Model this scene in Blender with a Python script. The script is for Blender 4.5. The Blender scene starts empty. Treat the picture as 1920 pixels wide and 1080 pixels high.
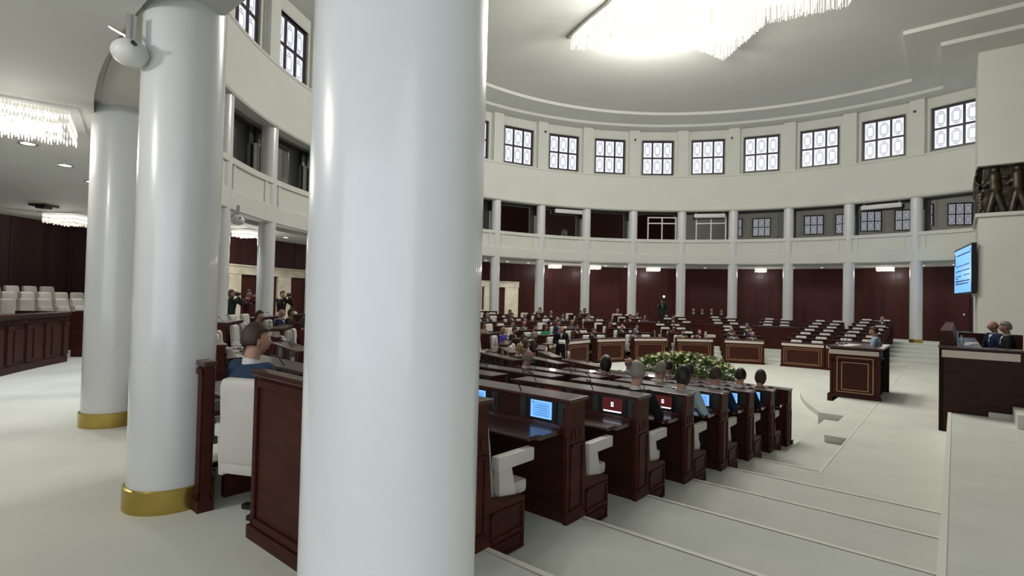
import bpy, bmesh, math, random
from math import sin, cos, pi, radians as RD, hypot, atan2, sqrt
from mathutils import Vector, Matrix
random.seed(7)
sc = bpy.context.scene
# ---------------------------------------------------------------- camera
CAMZ, PITCH, ROLL, FPX = 1.70, .0199, .0234, 997.7
cam = bpy.data.objects.new('camera', bpy.data.cameras.new('camera'))
sc.collection.objects.link(cam); sc.camera = cam
cam.data.sensor_width = 36; cam.data.lens = 36 * FPX / 1920; cam.data.clip_end = 200; cam.data.clip_start = .05
up0 = Vector((0, -sin(PITCH), cos(PITCH))); fw = Vector((0, cos(PITCH), sin(PITCH))); r0 = Vector((1, 0, 0))
rt = r0 * cos(ROLL) + up0 * sin(ROLL); up = -r0 * sin(ROLL) + up0 * cos(ROLL)
cam.matrix_world = Matrix(((rt.x, up.x, -fw.x, 0), (rt.y, up.y, -fw.y, 0), (rt.z, up.z, -fw.z, CAMZ), (0, 0, 0, 1)))
# ---------------------------------------------------------------- hall frame
CX, CY, RING, DT, PH = 7.612, 16.132, 15.71, .1831, -.5776       # colonnade circle
SX, SY = .6402, .7682                                             # stage front direction
NX, NY = SY, -SX                                                  # towards the presidium
CT = .30                                                          # centre of the tiers along s
def W(s, n): return (CX + s * SX + n * NX, CY + s * SY + n * NY)
def W3(s, n, z): return Vector((*W(s, n), z))
def POL(r, deg): a = RD(deg); return (CX + r * sin(a), CY + r * cos(a))
SDEG = math.degrees(atan2(SX, SY))
# ---------------------------------------------------------------- world, lights, exposure
wd = bpy.data.worlds.new('daylight'); sc.world = wd; wd.use_nodes = True
wd.node_tree.nodes['Background'].inputs[0].default_value = (.84, .90, 1, 1)
wd.node_tree.nodes['Background'].inputs[1].default_value = 2.2
vs = sc.view_settings; vs.view_transform = 'Standard'; vs.look = 'None'; vs.gamma = 1; vs.use_curve_mapping = False; vs.exposure = .03
def lamp(name, kind, loc, power, size=.2, color=(1, .96, .9), rot=(0, 0, 0), **k):
    l = bpy.data.lights.new(name, kind); l.energy = power; l.color = color
    if kind == 'AREA': l.shape = 'DISK'; l.size = size
    else: l.shadow_soft_size = size
    for a, b in k.items(): setattr(l, a, b)
    o = bpy.data.objects.new(name, l); o.location = loc; o.rotation_euler = rot; sc.collection.objects.link(o); return o
CHC = (.2, -2.0)                                                # chandelier centre in (s, n)
lamp('chandelier_light', 'AREA', (*W(*CHC), 11.2), 60, 3.4, (1, .97, .92))
for ds, dn in ((-1.6, -1.5), (1.6, -.6), (-.8, 1.8), (1.2, -2.8)): lamp('chandelier_bulbs', 'POINT', (*W(CHC[0] + ds, CHC[1] + dn), 10.9), 660, .45, (1, .975, .93))
# ---------------------------------------------------------------- materials
MATS = {}
def mat(name, col, rough=.6, metal=0, coat=0, noise=None, emit=None, estr=0, trans=0, spec=.5, bump=0, alpha=None):
    if name in MATS: return MATS[name]
    m = bpy.data.materials.new(name); m.use_nodes = True; nt = m.node_tree; b = nt.nodes['Principled BSDF']
    b.inputs['Base Color'].default_value = (*col, 1); b.inputs['Roughness'].default_value = rough
    b.inputs['Metallic'].default_value = metal; b.inputs['Coat Weight'].default_value = coat
    b.inputs['Specular IOR Level'].default_value = spec; b.inputs['Transmission Weight'].default_value = trans
    if emit: b.inputs['Emission Color'].default_value = (*emit, 1); b.inputs['Emission Strength'].default_value = estr
    if noise:
        sc_, amt, stretch = noise
        tc = nt.nodes.new('ShaderNodeTexCoord'); mp = nt.nodes.new('ShaderNodeMapping'); mp.inputs['Scale'].default_value = stretch
        nz = nt.nodes.new('ShaderNodeTexNoise'); nz.inputs['Scale'].default_value = sc_; nz.inputs['Detail'].default_value = 5
        rp = nt.nodes.new('ShaderNodeValToRGB')
        rp.color_ramp.elements[0].position = .3; rp.color_ramp.elements[1].position = .7
        rp.color_ramp.elements[0].color = (*[c * (1 - amt) for c in col], 1); rp.color_ramp.elements[1].color = (*[min(1, c * (1 + amt)) for c in col], 1)
        nt.links.new(tc.outputs['Object'], mp.inputs[0]); nt.links.new(mp.outputs[0], nz.inputs[0])
        nt.links.new(nz.outputs[0], rp.inputs[0]); nt.links.new(rp.outputs[0], b.inputs['Base Color'])
        if bump:
            bp = nt.nodes.new('ShaderNodeBump'); bp.inputs['Strength'].default_value = bump; bp.inputs['Distance'].default_value = .01
            nt.links.new(nz.outputs[0], bp.inputs['Height']); nt.links.new(bp.outputs[0], b.inputs['Normal'])
    MATS[name] = m; return m
M_wall = mat('ivory_plaster', (.68, .69, .63), .75, noise=(.7, .03, (1, 1, 1)))
M_ceil = mat('ceiling_paint', (.67, .68, .63), .8, noise=(.4, .03, (1, 1, 1)))
M_col = mat('column_lacquer', (.70, .71, .71), .26, coat=.35, noise=(2, .03, (1, 1, .4)))
M_brass = mat('brass', (.50, .37, .10), .28, metal=.9, noise=(3, .12, (1, 1, 1)))
M_carpet = mat('cream_carpet', (.64, .655, .595), .95, spec=.1, noise=(1.3, .05, (1, 1, 1)), bump=.1)
M_edge = mat('step_nosing', (.76, .74, .66), .7)
M_maho = mat('mahogany', (.050, .0105, .006), .5, coat=.03, spec=.2, noise=(2.2, .35, (1.5, 1.5, 12)))
M_dark = mat('dark_mahogany', (.036, .011, .007), .5, coat=.03, spec=.2, noise=(2.2, .3, (1.5, 1.5, 12)))
M_top = mat('worktop_mahogany', (.045, .012, .009), .30, coat=.25, noise=(2.5, .3, (8, 1, 1)))
M_panel = mat('wall_panelling', (.042, .0095, .0075), .42, coat=.02, spec=.22, noise=(.8, .25, (5, 5, .25)))
M_inlay = mat('gold_inlay', (.52, .30, .16), .35, metal=.4)
M_strip = mat('pale_marble_strip', (.66, .57, .50), .4)
M_white = mat('white_leather', (.60, .575, .53), .5, noise=(4, .05, (1, 1, 1)))
M_black = mat('black_plastic', (.012, .012, .014), .35)
M_grey = mat('slate_console', (.03, .034, .036), .4)
M_metal = mat('silver_metal', (.6, .6, .62), .3, metal=1)
M_marble = mat('portal_marble', (.66, .60, .46), .3, noise=(2, .18, (1, 1, 2)))
M_mull = mat('dark_window_frame', (.035, .018, .03), .4)
M_bronze = mat('bronze', (.060, .050, .036), .40, metal=.55, noise=(5, .4, (1, 1, 1)))
M_plwhite = mat('white_plastic', (.7, .7, .68), .45)
M_paper = mat('paper', (.8, .8, .76), .8)
M_seam = mat('panel_seam', (.010, .004, .004), .6)
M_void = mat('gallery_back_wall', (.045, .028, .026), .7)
M_blue = mat('blue_display', (.02, .03, .05), .3, emit=(.14, .40, .88), estr=1.1)
M_ltblue = mat('pale_display', (.02, .03, .05), .3, emit=(.4, .66, .95), estr=1.0)
M_red = mat('dark_red_display', (.03, .01, .01), .25, emit=(.20, .03, .03), estr=.32)
M_icon = mat('display_white', (.3, .3, .3), .4, emit=(.78, .82, 1), estr=1.5)
M_ink = mat('display_ink', (.01, .02, .05), .5)
M_off = mat('display_off', (.012, .013, .016), .12)
def glassmat(name, tint, ior, rough, refl):
    m = bpy.data.materials.new(name); m.use_nodes = True; nt = m.node_tree; nt.nodes.clear()
    o = nt.nodes.new('ShaderNodeOutputMaterial'); mx = nt.nodes.new('ShaderNodeMixShader'); t = nt.nodes.new('ShaderNodeBsdfTransparent')
    g = nt.nodes.new('ShaderNodeBsdfGlossy'); fr = nt.nodes.new('ShaderNodeFresnel'); fr.inputs[0].default_value = ior
    t.inputs[0].default_value = (*tint, 1); g.inputs['Roughness'].default_value = rough
    ad = nt.nodes.new('ShaderNodeMath'); ad.operation = 'ADD'; ad.inputs[1].default_value = refl; ad.use_clamp = True
    nt.links.new(fr.outputs[0], ad.inputs[0]); nt.links.new(ad.outputs[0], mx.inputs[0]); nt.links.new(t.outputs[0], mx.inputs[1])
    nt.links.new(g.outputs[0], mx.inputs[2]); nt.links.new(mx.outputs[0], o.inputs[0]); return m
M_glass = glassmat('gallery_glass', (.6, .6, .6), 1.6, .0, .22)
def panemat():                                                    # leaded daylight panes: bright glass, thin grey cames in a nested-rectangle pattern
    m = bpy.data.materials.new('leaded_pane'); m.use_nodes = True; nt = m.node_tree; b = nt.nodes['Principled BSDF']
    b.inputs['Base Color'].default_value = (.2, .2, .22, 1); b.inputs['Roughness'].default_value = .3
    tc = nt.nodes.new('ShaderNodeTexCoord'); sp = nt.nodes.new('ShaderNodeSeparateXYZ'); nt.links.new(tc.outputs['UV'], sp.inputs[0])
    def mt(op, a, b_=None):
        n = nt.nodes.new('ShaderNodeMath'); n.operation = op
        for i, v in enumerate((a, b_)):
            if v is None: continue
            if isinstance(v, (int, float)): n.inputs[i].default_value = v
            else: nt.links.new(v, n.inputs[i])
        return n.outputs[0]
    u = mt('ABSOLUTE', mt('SUBTRACT', sp.outputs[0], .5)); v = mt('ABSOLUTE', mt('SUBTRACT', sp.outputs[1], .5))
    d = mt('MAXIMUM', mt('MULTIPLY', u, 1.0), mt('MULTIPLY', v, .86))
    d = mt('MAXIMUM', d, mt('SUBTRACT', mt('ADD', u, v), .20))
    ring1 = mt('LESS_THAN', mt('ABSOLUTE', mt('SUBTRACT', d, .34)), .018); ring2 = mt('LESS_THAN', mt('ABSOLUTE', mt('SUBTRACT', d, .23)), .018)
    band = mt('MULTIPLY', mt('GREATER_THAN', d, .23), mt('LESS_THAN', d, .34))
    k = mt('SUBTRACT', 1.0, mt('MULTIPLY', mt('MAXIMUM', ring1, ring2), .72)); k = mt('MULTIPLY', k, mt('SUBTRACT', 1.0, mt('MULTIPLY', band, .28)))
    b.inputs['Emission Color'].default_value = (.84, .90, 1, 1); nt.links.new(mt('MULTIPLY', k, 1.05), b.inputs['Emission Strength'])
    return m
M_pane = panemat()
def glow(name, col, s):
    return mat(name, tuple(c * .10 for c in col), .3, emit=col, estr=s)
M_strand = glow('crystal_strand', (1, .97, .89), 1.3)
M_strand2 = glow('crystal_strand_dim', (.95, .91, .76), .62)
M_bulb = glow('downlight_lens', (.9, .92, 1), 8)
M_lamp = glow('lamp_panel', (1, .96, .86), 3.0)
# ---------------------------------------------------------------- mesh helpers
def tag(o, label=None, cat=None, group=None, kind=None):
    if label: o['label'] = label
    if cat: o['category'] = cat
    if group: o['group'] = group
    if kind: o['kind'] = kind
    return o
def obj(name, bm, ms, parent=None, smooth=False):
    me = bpy.data.meshes.new(name); bm.to_mesh(me); bm.free()
    for m in (ms if isinstance(ms, (list, tuple)) else [ms]): me.materials.append(m)
    if smooth:
        for p in me.polygons: p.use_smooth = True
        try: me.set_sharp_from_angle(angle=RD(40))
        except Exception: pass
    o = bpy.data.objects.new(name, me); sc.collection.objects.link(o)
    if parent: o.parent = parent
    return o
def struct(name, bm, ms, parent=None, smooth=False):
    o = obj(name, bm, ms, parent, smooth); o['kind'] = 'structure'; return o
def empty(name, loc=(0, 0, 0), rz=0):
    o = bpy.data.objects.new(name, None); o.empty_display_size = .1; sc.collection.objects.link(o); o.location = loc; o.rotation_euler = (0, 0, rz); return o
def copy_tree(o, parent=None):
    c = o.copy(); sc.collection.objects.link(c); c.parent = parent
    for ch in list(o.children): copy_tree(ch, c)
    return c
def box(bm, x0, x1, y0, y1, z0, z1, mi=0, M=None, bev=0):
    vs_ = [bm.verts.new((x, y, z)) for z in (z0, z1) for x, y in ((x0, y0), (x1, y0), (x1, y1), (x0, y1))]
    fs = [bm.faces.new([vs_[i] for i in q]) for q in ((3, 2, 1, 0), (4, 5, 6, 7), (0, 1, 5, 4), (1, 2, 6, 5), (2, 3, 7, 6), (3, 0, 4, 7))]
    for f_ in fs: f_.material_index = mi
    if bev:
        es = list({e for f_ in fs for e in f_.edges})
        r = bmesh.ops.bevel(bm, geom=es, offset=bev, segments=2, affect='EDGES', profile=.6)
        vs_ = list({v for f_ in r['faces'] for v in f_.verts})
        for f_ in r['faces']: f_.material_index = mi
        vs_ = list(set(vs_))
    if M: bmesh.ops.transform(bm, matrix=M, verts=[v for v in vs_ if v.is_valid])
    return vs_
def prism(bm, pts, x0, x1, mi=0, axis='x'):                       # polygon in (y,z) extruded along x, or (x,y) extruded along z
    if axis == 'x': A = [bm.verts.new((x0, y, z)) for y, z in pts]; B = [bm.verts.new((x1, y, z)) for y, z in pts]
    else: A = [bm.verts.new((x, y, x0)) for x, y in pts]; B = [bm.verts.new((x, y, x1)) for x, y in pts]
    n = len(pts); fs = [bm.faces.new(A[::-1]), bm.faces.new(B)]
    for i in range(n): fs.append(bm.faces.new((A[i], A[(i + 1) % n], B[(i + 1) % n], B[i])))
    for f_ in fs: f_.material_index = mi
    bmesh.ops.recalc_face_normals(bm, faces=fs)
    return A + B
def tube(bm, a, b, ra, rb=None, seg=12, cap=True, mi=0):
    a, b = Vector(a), Vector(b); rb = ra if rb is None else rb; d = (b - a).normalized()
    t = Vector((0, 0, 1)) if abs(d.z) < .9 else Vector((1, 0, 0)); u = d.cross(t).normalized(); v = d.cross(u)
    A = [bm.verts.new(a + (u * cos(2 * pi * i / seg) + v * sin(2 * pi * i / seg)) * ra) for i in range(seg)]
    B = [bm.verts.new(b + (u * cos(2 * pi * i / seg) + v * sin(2 * pi * i / seg)) * rb) for i in range(seg)]
    fs = [bm.faces.new((A[i], A[(i + 1) % seg], B[(i + 1) % seg], B[i])) for i in range(seg)]
    if cap: fs += [bm.faces.new(A[::-1]), bm.faces.new(B)]
    for f_ in fs: f_.material_index = mi
    bmesh.ops.recalc_face_normals(bm, faces=fs)
def ball(bm, c, r, seg=12, rings=8, mi=0, M=None):
    r = (r, r, r) if isinstance(r, (int, float)) else r
    res = bmesh.ops.create_uvsphere(bm, u_segments=seg, v_segments=rings, radius=1)
    mt = Matrix.Translation(c) @ (M or Matrix()) @ Matrix.Diagonal((*r, 1))
    bmesh.ops.transform(bm, matrix=mt, verts=res['verts'])
    for v in res['verts']:
        for f_ in v.link_faces: f_.material_index = mi
def lathe(bm, prof, seg=32, mi=0, c=(0, 0), caps=True):
    rings_ = [[bm.verts.new((c[0] + r * cos(2 * pi * i / seg), c[1] + r * sin(2 * pi * i / seg), z)) for i in range(seg)] for r, z in prof]
    fs = []
    for a, b in zip(rings_, rings_[1:]): fs += [bm.faces.new((a[i], a[(i + 1) % seg], b[(i + 1) % seg], b[i])) for i in range(seg)]
    if caps: fs += [bm.faces.new(rings_[0][::-1]), bm.faces.new(rings_[-1])]
    for f_ in fs: f_.material_index = mi
    bmesh.ops.recalc_face_normals(bm, faces=fs)
def arcband(bm, prof, a0, a1, step=2.0, mi=0, closed=True, cap=True):   # profile (r,z) swept round the hall centre, angles clockwise from +Y
    n = max(2, int(abs(a1 - a0) / step) + 1); rows = []
    for i in range(n + 1):
        a = a0 + (a1 - a0) * i / n; rows.append([bm.verts.new((*POL(r, a), z)) for r, z in prof])
    m = len(prof); fs = []
    for A, B in zip(rows, rows[1:]):
        for j in range(m if closed else m - 1): fs.append(bm.faces.new((A[j], A[(j + 1) % m], B[(j + 1) % m], B[j])))
    if closed and cap: fs += [bm.faces.new(rows[0]), bm.faces.new(rows[-1][::-1])]
    for f_ in fs: f_.material_index = mi
    if closed and cap: bmesh.ops.recalc_face_normals(bm, faces=fs)
NB = bmesh.new
# ---------------------------------------------------------------- floor: U-shaped tiers
RHO = lambda k: 14.84 - 1.16 * k
def upath(rho, n1, n2, step=4.0):                                  # near leg (s<0) up to n1, arc, far leg up to n2
    pts = [W(CT - rho, n1)] + ([W(CT - rho, 0)] if n1 > .01 else [])
    m = int(180 / step)
    pts += [W(CT - rho * cos(pi * i / m), -rho * sin(pi * i / m)) for i in range(1, m)]
    pts += [W(CT + rho, 0), W(CT + rho, n2)]
    return pts
bm = NB()
def strip(bm, A, B, za, zb, mi=0):
    va = [bm.verts.new((*p, za)) for p in A]; vb = [bm.verts.new((*p, zb)) for p in B]
    for i in range(len(A) - 1):
        f_ = bm.faces.new((va[i], va[i + 1], vb[i + 1], vb[i])); f_.material_index = mi
NN = [14] * 5 + [2.35] * 2
RH = [26.5] + [RHO(k) for k in range(7)]
for k in range(7):                                                 # tread at level k between RH[k] and RH[k+1], riser down at RH[k+1]
    N = 14 if k < 5 else 3.05
    if k == 6: N = 2.35
    NR = 14 if k < 4 else 3.05
    if k >= 4: NR = 3.05
    if k == 6: NR = 2.35
    z = -.12 * k
    strip(bm, upath(RH[k], N, N), upath(RH[k + 1], N, N), z, z)
    NR = 14 if k < 5 else (3.05 if k == 5 else 2.35)
    strip(bm, upath(RH[k + 1], NR, NR), upath(RH[k + 1], NR, NR), z, z - .12)
    strip(bm, upath(RH[k + 1] + .045, NR, NR), upath(RH[k + 1] - .006, NR, NR), z + .006, z + .006, 1)   # nosing
    strip(bm, upath(RH[k + 1] - .006, NR, NR), upath(RH[k + 1] - .006, NR, NR), z + .006, z - .02, 1)
r6, r4 = RHO(6), RHO(4)
bow = upath(r6, 2.35, 2.35); bm.faces.new([bm.verts.new((*p, -.84)) for p in bow])                    # bowl
def quadz(s0, s1, n0, n1, z, mi=0): f_ = bm.faces.new([bm.verts.new((*W(a, b), z)) for a, b in ((s0, n0), (s1, n0), (s1, n1), (s0, n1))]); f_.material_index = mi
def wallq(s0, n0, s1, n1, z0, z1): bm.faces.new([bm.verts.new((*W(a, b), z)) for a, b, z in ((s0, n0, z0), (s1, n1, z0), (s1, n1, z1), (s0, n0, z1))])
quadz(CT - RHO(5), CT + RHO(5), 2.35, 3.05, -.72); wallq(CT - r6, 2.35, CT + r6, 2.35, -.84, -.72)
quadz(CT - RHO(5), CT + RHO(5), 3.05, 14, -.60)
for a, b in ((CT - RHO(5), CT + RHO(5)),): wallq(a, 3.05, b, 3.05, -.72, -.60)
quadz(CT - RHO(4), CT - RHO(5), 3.05, 14, -.60); quadz(CT + RHO(5), CT + RHO(4), 3.05, 14, -.60)
bmesh.ops.recalc_face_normals(bm, faces=bm.faces[:])
fl = struct('floor', bm, [M_carpet, M_edge])
# curved low step in front of the lectern and the two-level lectern platform
bm = NB()
arc = []
for i in range(25):
    s = -4.0 + 11.8 * i / 24; arc.append(W(s, 12.9 - sqrt(144 - (s - 1.9) ** 2)))
prism(bm, arc + [W(7.8, 2.5), W(-4.0, 2.5)], -.84, -.716, axis='z')
obj_arc = struct('floor_arc_step', bm, M_carpet)
bm = NB()
prism(bm, [W(-6.35, 3.05), W(-6.35, 2.70), W(-4.15, 2.70), W(-4.15, 2.22), W(3.2, 2.22), W(3.2, 2.7), W(5.4, 2.7), W(5.4, 3.05)], -.84, -.597, axis='z')
struct('floor_lectern_platform', bm, M_carpet)
bm = NB()                                                          # thin joint along the edge of the walkway
prism(bm, [W(-8.9, 3.05), W(-8.9, 3.075), W(8.9, 3.075), W(8.9, 3.05)], -.6, -.592, axis='z'); struct('trim_1', bm, M_edge)
# raised platform beside the presidium, with steps
bm = NB()
prism(bm, [W(-14.2, 4.44), W(-4.34, 4.44), W(-4.34, 4.95), W(-14.2, 4.95)], -.62, -.23, axis='z')
prism(bm, [W(-14.2, 4.95), W(-4.34, 4.95), W(-4.34, 12), W(-14.2, 12)], -.62, -.229, axis='z')
prism(bm, [W(-4.42, 4.95), W(-4.34, 4.95), W(-4.34, 12), W(-4.42, 12)], -.23, -.14, axis='z')
prism(bm, [W(-5.3, 5.27), W(-4.34, 5.27), W(-4.34, 12), W(-5.3, 12)], -.23, 0.0, axis='z')
struct('floor_stage_platform', bm, M_carpet)
bm = NB(); prism(bm, [W(-14.2, 4.385), W(-4.36, 4.385), W(-4.36, 4.44), W(-14.2, 4.44)], -.62, -.222, axis='z')
struct('trim_2', bm, M_edge)
bm = NB(); prism(bm, [W(-4.2, 4.6), W(6.5, 4.6), W(6.5, 12), W(-4.2, 12)], -.60, 0.0, axis='z'); struct('floor_presidium_stage', bm, M_carpet)
# ---------------------------------------------------------------- walls and ceilings
A_FAR, A_LEFT, A_END = 56.3, -84.5, -159.5
bm = NB()
arcband(bm, [(18.4, 0), (18.4, 3.9)], A_LEFT, A_FAR, 2, closed=False)
for a in range(-80, 56, 6):                                        # joints between the veneer panels
    arcband(bm, [(18.385, 0), (18.385, 3.9), (18.40, 3.9), (18.40, 0)], a, a + .05, 1, mi=1)
struct('wall_back', bm, [M_panel, M_seam])
bm = NB(); arcband(bm, [(22.9, 0), (22.9, 3.9)], -142, A_LEFT, 2, closed=False)
pa, pb = POL(18.4, A_LEFT), POL(22.9, A_LEFT); bm.faces.new([bm.verts.new(v) for v in ((*pa, 0), (*pb, 0), (*pb, 3.9), (*pa, 3.9))])
for a in range(-140, -84, 5): arcband(bm, [(22.88, 0), (22.88, 3.9), (22.9, 3.9), (22.9, 0)], a, a + .05, 1, mi=1)
struct('wall_left', bm, [mat('dark_panelling', (.030, .012, .012), .45, noise=(.8, .4, (5, 5, .25))), M_seam])
bm = NB(); arcband(bm, [(15.9, 4.0), (16.02, 4.0), (16.02, 3.87), (23.2, 3.87)], A_END, A_LEFT, 2, closed=False); arcband(bm, [(15.9, 4.0), (16.02, 4.0), (16.02, 3.87), (18.7, 3.87)], A_LEFT, A_FAR, 2, closed=False)
struct('ceiling_corridor', bm, M_ceil)
bm = NB()                                                          # gallery parapet with recessed panel and ledge
arcband(bm, [(15.50, 3.97), (15.46, 4.00), (15.46, 4.52), (15.50, 4.55), (15.54, 4.57), (15.54, 5.22), (15.46, 5.25), (15.46, 5.42), (15.95, 5.42), (15.95, 3.97), (15.52, 3.97)], A_END, 59.7, 1.5)
for k in range(-12, 9):
    a = math.degrees(PH + DT * k)
    for da in (1.55, DT * 180 / pi - 1.55):
        arcband(bm, [(15.50, 4.55), (15.50, 5.24), (15.56, 5.24), (15.56, 4.55)], a + da - .55, a + da, 2)
struct('wall_gallery_parapet', bm, M_wall, smooth=False)
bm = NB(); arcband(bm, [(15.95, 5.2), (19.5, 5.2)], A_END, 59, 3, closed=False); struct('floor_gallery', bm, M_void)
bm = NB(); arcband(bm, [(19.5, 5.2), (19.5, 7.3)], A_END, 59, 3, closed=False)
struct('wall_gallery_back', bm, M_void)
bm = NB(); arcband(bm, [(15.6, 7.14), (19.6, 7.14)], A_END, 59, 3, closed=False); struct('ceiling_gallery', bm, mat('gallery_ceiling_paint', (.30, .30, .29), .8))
bm = NB()                                                          # drum wall: cornice, plain band, sill ledge
arcband(bm, [(15.42, 7.10), (15.38, 7.16), (15.46, 7.22), (15.50, 7.26), (15.50, 9.10), (15.46, 9.13), (15.46, 9.20), (15.85, 9.22), (15.85, 7.10)], A_END, 59.7, 1.5)
struct('wall_drum', bm, M_wall)
# clerestory: one window per bay, pilaster at each column axis
def winthing(kc, idx):
    ac = math.degrees(PH + DT * (kc + .5)); half = DT / 2
    r = 15.62; p = POL(r, ac); rz = -RD(ac)                        # local +Y = outward
    w2, z0, z1 = .93, 9.36, 11.42; bay = r * math.tan(half) + .03
    root = empty('window_%d' % idx, (*p, 0), rz); root['kind'] = 'structure'
    bm = NB(); y0, y1 = .22, .34
    box(bm, -bay, -w2, y0, y1, 9.18, 12.1); box(bm, w2, bay, y0, y1, 9.18, 12.1); box(bm, -w2, w2, y0, y1, 9.18, z0); box(bm, -w2, w2, y0, y1, z1, 12.1)
    box(bm, -w2 - .06, w2 + .06, y0, y0 + .5, z0 - .06, z0); 
    box(bm, -w2 - .06, -w2, y0, y0 + .5, z0, z1 + .05); box(bm, w2, w2 + .06, y0, y0 + .5, z0, z1 + .05); box(bm, -w2, w2, y0, y0 + .5, z1, z1 + .05)
    struct('window_surround', bm, M_wall, root)
    bm = NB(); yy0, yy1 = .30, .40; fwd_ = .095
    xs = [-w2, -w2 / 3, w2 / 3, w2]; zm = (z0 + z1) / 2
    for i, x in enumerate(xs):
        c = x + (fwd_ / 2 if i == 0 else -fwd_ / 2 if i == 3 else 0); box(bm, c - fwd_ / 2, c + fwd_ / 2, yy0, yy1, z0, z1)
    for c in (z0 + fwd_ / 2, zm, z1 - fwd_ / 2): box(bm, -w2, w2, yy0 + .005, yy1 - .005, c - fwd_ / 2, c + fwd_ / 2)
    struct('window_frame', bm, M_mull, root)
    bm = NB(); uv = bm.loops.layers.uv.new('UVMap')
    for i in range(3):
        for (za, zb) in ((z0 + fwd_, zm - fwd_ / 2), (zm + fwd_ / 2, z1 - fwd_)):
            xa, xb = xs[i] + .04 * (1 + (i == 0)), xs[i + 1] - .04 * (1 + (i == 2))
            vv = [bm.verts.new(v) for v in ((xa, .36, za), (xb, .36, za), (xb, .36, zb), (xa, .36, zb))]
            f_ = bm.faces.new(vv)
            for l, t in zip(f_.loops, ((0, 0), (1, 0), (1, 1), (0, 1))): l[uv].uv = t
    struct('window_panes', bm, M_pane, root)
KW = [k for k in range(-12, 9) if -159 < math.degrees(PH + DT * (k + .5)) < 57]
for i, k in enumerate(KW): winthing(k, i + 1)
bm = NB()
for k in range(-12, 9):
    a = math.degrees(PH + DT * k); p = POL(15.62, a)
    M = Matrix.Translation((*p, 0)) @ Matrix.Rotation(-RD(a), 4, 'Z')
    box(bm, -.30, .30, .0, .36, 9.14, 11.95, M=M); box(bm, -.34, .34, .16, .36, 9.14, 11.98, M=M)
struct('wall_pilasters', bm, M_wall)
# main ceiling with two coffer steps
def coffer(rad, nn, ss, z0, z1):                                   # T-shaped outline: circle for n<nn, then |s|<ss beyond
    a_ = math.acos(nn / rad); pts = [(ss, 14), (ss, nn)]
    m = 60; st = atan2(nn, sqrt(rad * rad - nn * nn)); pts.append((sqrt(rad * rad - nn * nn), nn))
    for i in range(1, m): t = st - (pi + 2 * st) * i / m; pts.append((rad * cos(t), rad * sin(t)))
    pts += [(-sqrt(rad * rad - nn * nn), nn), (-ss, nn), (-ss, 14)]
    return [W(*p) for p in pts]
c1, c2 = coffer(14.9, 4.0, 9.15, 0, 0), coffer(13.3, 2.9, 7.6, 0, 0)
bm = NB()
big = coffer(19.5, 6, 13, 0, 0)
strip(bm, big, c1, 11.95, 11.95); strip(bm, c1, c1, 11.95, 12.10); strip(bm, c1, c2, 12.10, 12.10); strip(bm, c2, c2, 12.10, 12.25)
bm.faces.new([bm.verts.new((*p, 12.25)) for p in c2])
struct('ceiling', bm, M_ceil)
# stage pier on the far side with the relief ledge, and its near counterpart
SP, NP = 10.7, 5.17
def pier(name, s0, s1, z0, z1, n0=NP, n1=14):
    bm = NB(); prism(bm, [W(s0, n0), W(s1, n0), W(s1, n1), W(s0, n1)], z0, z1, axis='z'); return struct(name, bm, M_wall)
pier('wall_pier', SP, 17.7, -.6, 5.38); pier('wall_pier_upper', SP, 16.5, 7.42, 12.1, NP - .02); pier('wall_pier_core', SP + .45, 16.5, 5.3, 7.5, NP + .35)
bm = NB(); prism(bm, [W(SP - .10, NP - .10), W(17.0, NP - .10), W(17.0, 14), W(SP - .10, 14)], 5.36, 5.50, axis='z'); struct('trim_3', bm, M_wall)
bm = NB(); prism(bm, [W(SP - .05, NP - .05), W(16.4, NP - .05), W(16.4, 14), W(SP - .05, 14)], 7.38, 7.48, axis='z'); struct('trim_4', bm, M_wall)
bm = NB(); prism(bm, [W(-SP, 5.2), W(-17.7, 5.2), W(-17.7, 14), W(-SP, 14)], 3.9, 12.1, axis='z'); prism(bm, [W(-SP, 8.2), W(-17.7, 8.2), W(-17.7, 14), W(-SP, 14)], -.6, 3.9, axis='z'); struct('wall_near_pier', bm, M_wall)
bm = NB(); prism(bm, [W(-19, 12.2), W(19, 12.2), W(19, 12.5), W(-19, 12.5)], -.6, 12.3, axis='z'); struct('wall_stage', bm, M_maho)
# bronze relief: crowded bas-relief band that wraps the pier corner
def relief_h(u, v, seed, Lx):
    h = .05 + .02 * sin(7 * u + 3 * sin(4 * v)) * cos(5 * v)
    for j in range(int(Lx * 1.5) + 1):
        cx = .38 + .66 * j; rr = random.Random(seed + j)
        lean = rr.uniform(-.25, .25); arms = rr.uniform(-.3, .5)
        segs = [((cx, .95), (cx + lean, 1.45), .17), ((cx, .95), (cx - .18, .05), .105), ((cx, .95), (cx + .24, .08), .105), ((cx + lean, 1.4), (cx + lean + .34, 1.25 + arms), .07), ((cx + lean, 1.4), (cx + lean - .30, 1.0 + arms * .5), .07), ((cx + lean * 1.1, 1.68), (cx + lean * 1.1, 1.70), .125)]
        for (ax, ay), (bx_, by_), r in segs:
            dx, dy = bx_ - ax, by_ - ay; t = max(0, min(1, ((u - ax) * dx + (v - ay) * dy) / (dx * dx + dy * dy)))
            d = hypot(u - ax - dx * t, v - ay - dy * t)
            if d < r: h = max(h, .10 + .9 * sqrt(r * r - d * d))
    return h
bm = NB()
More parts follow.
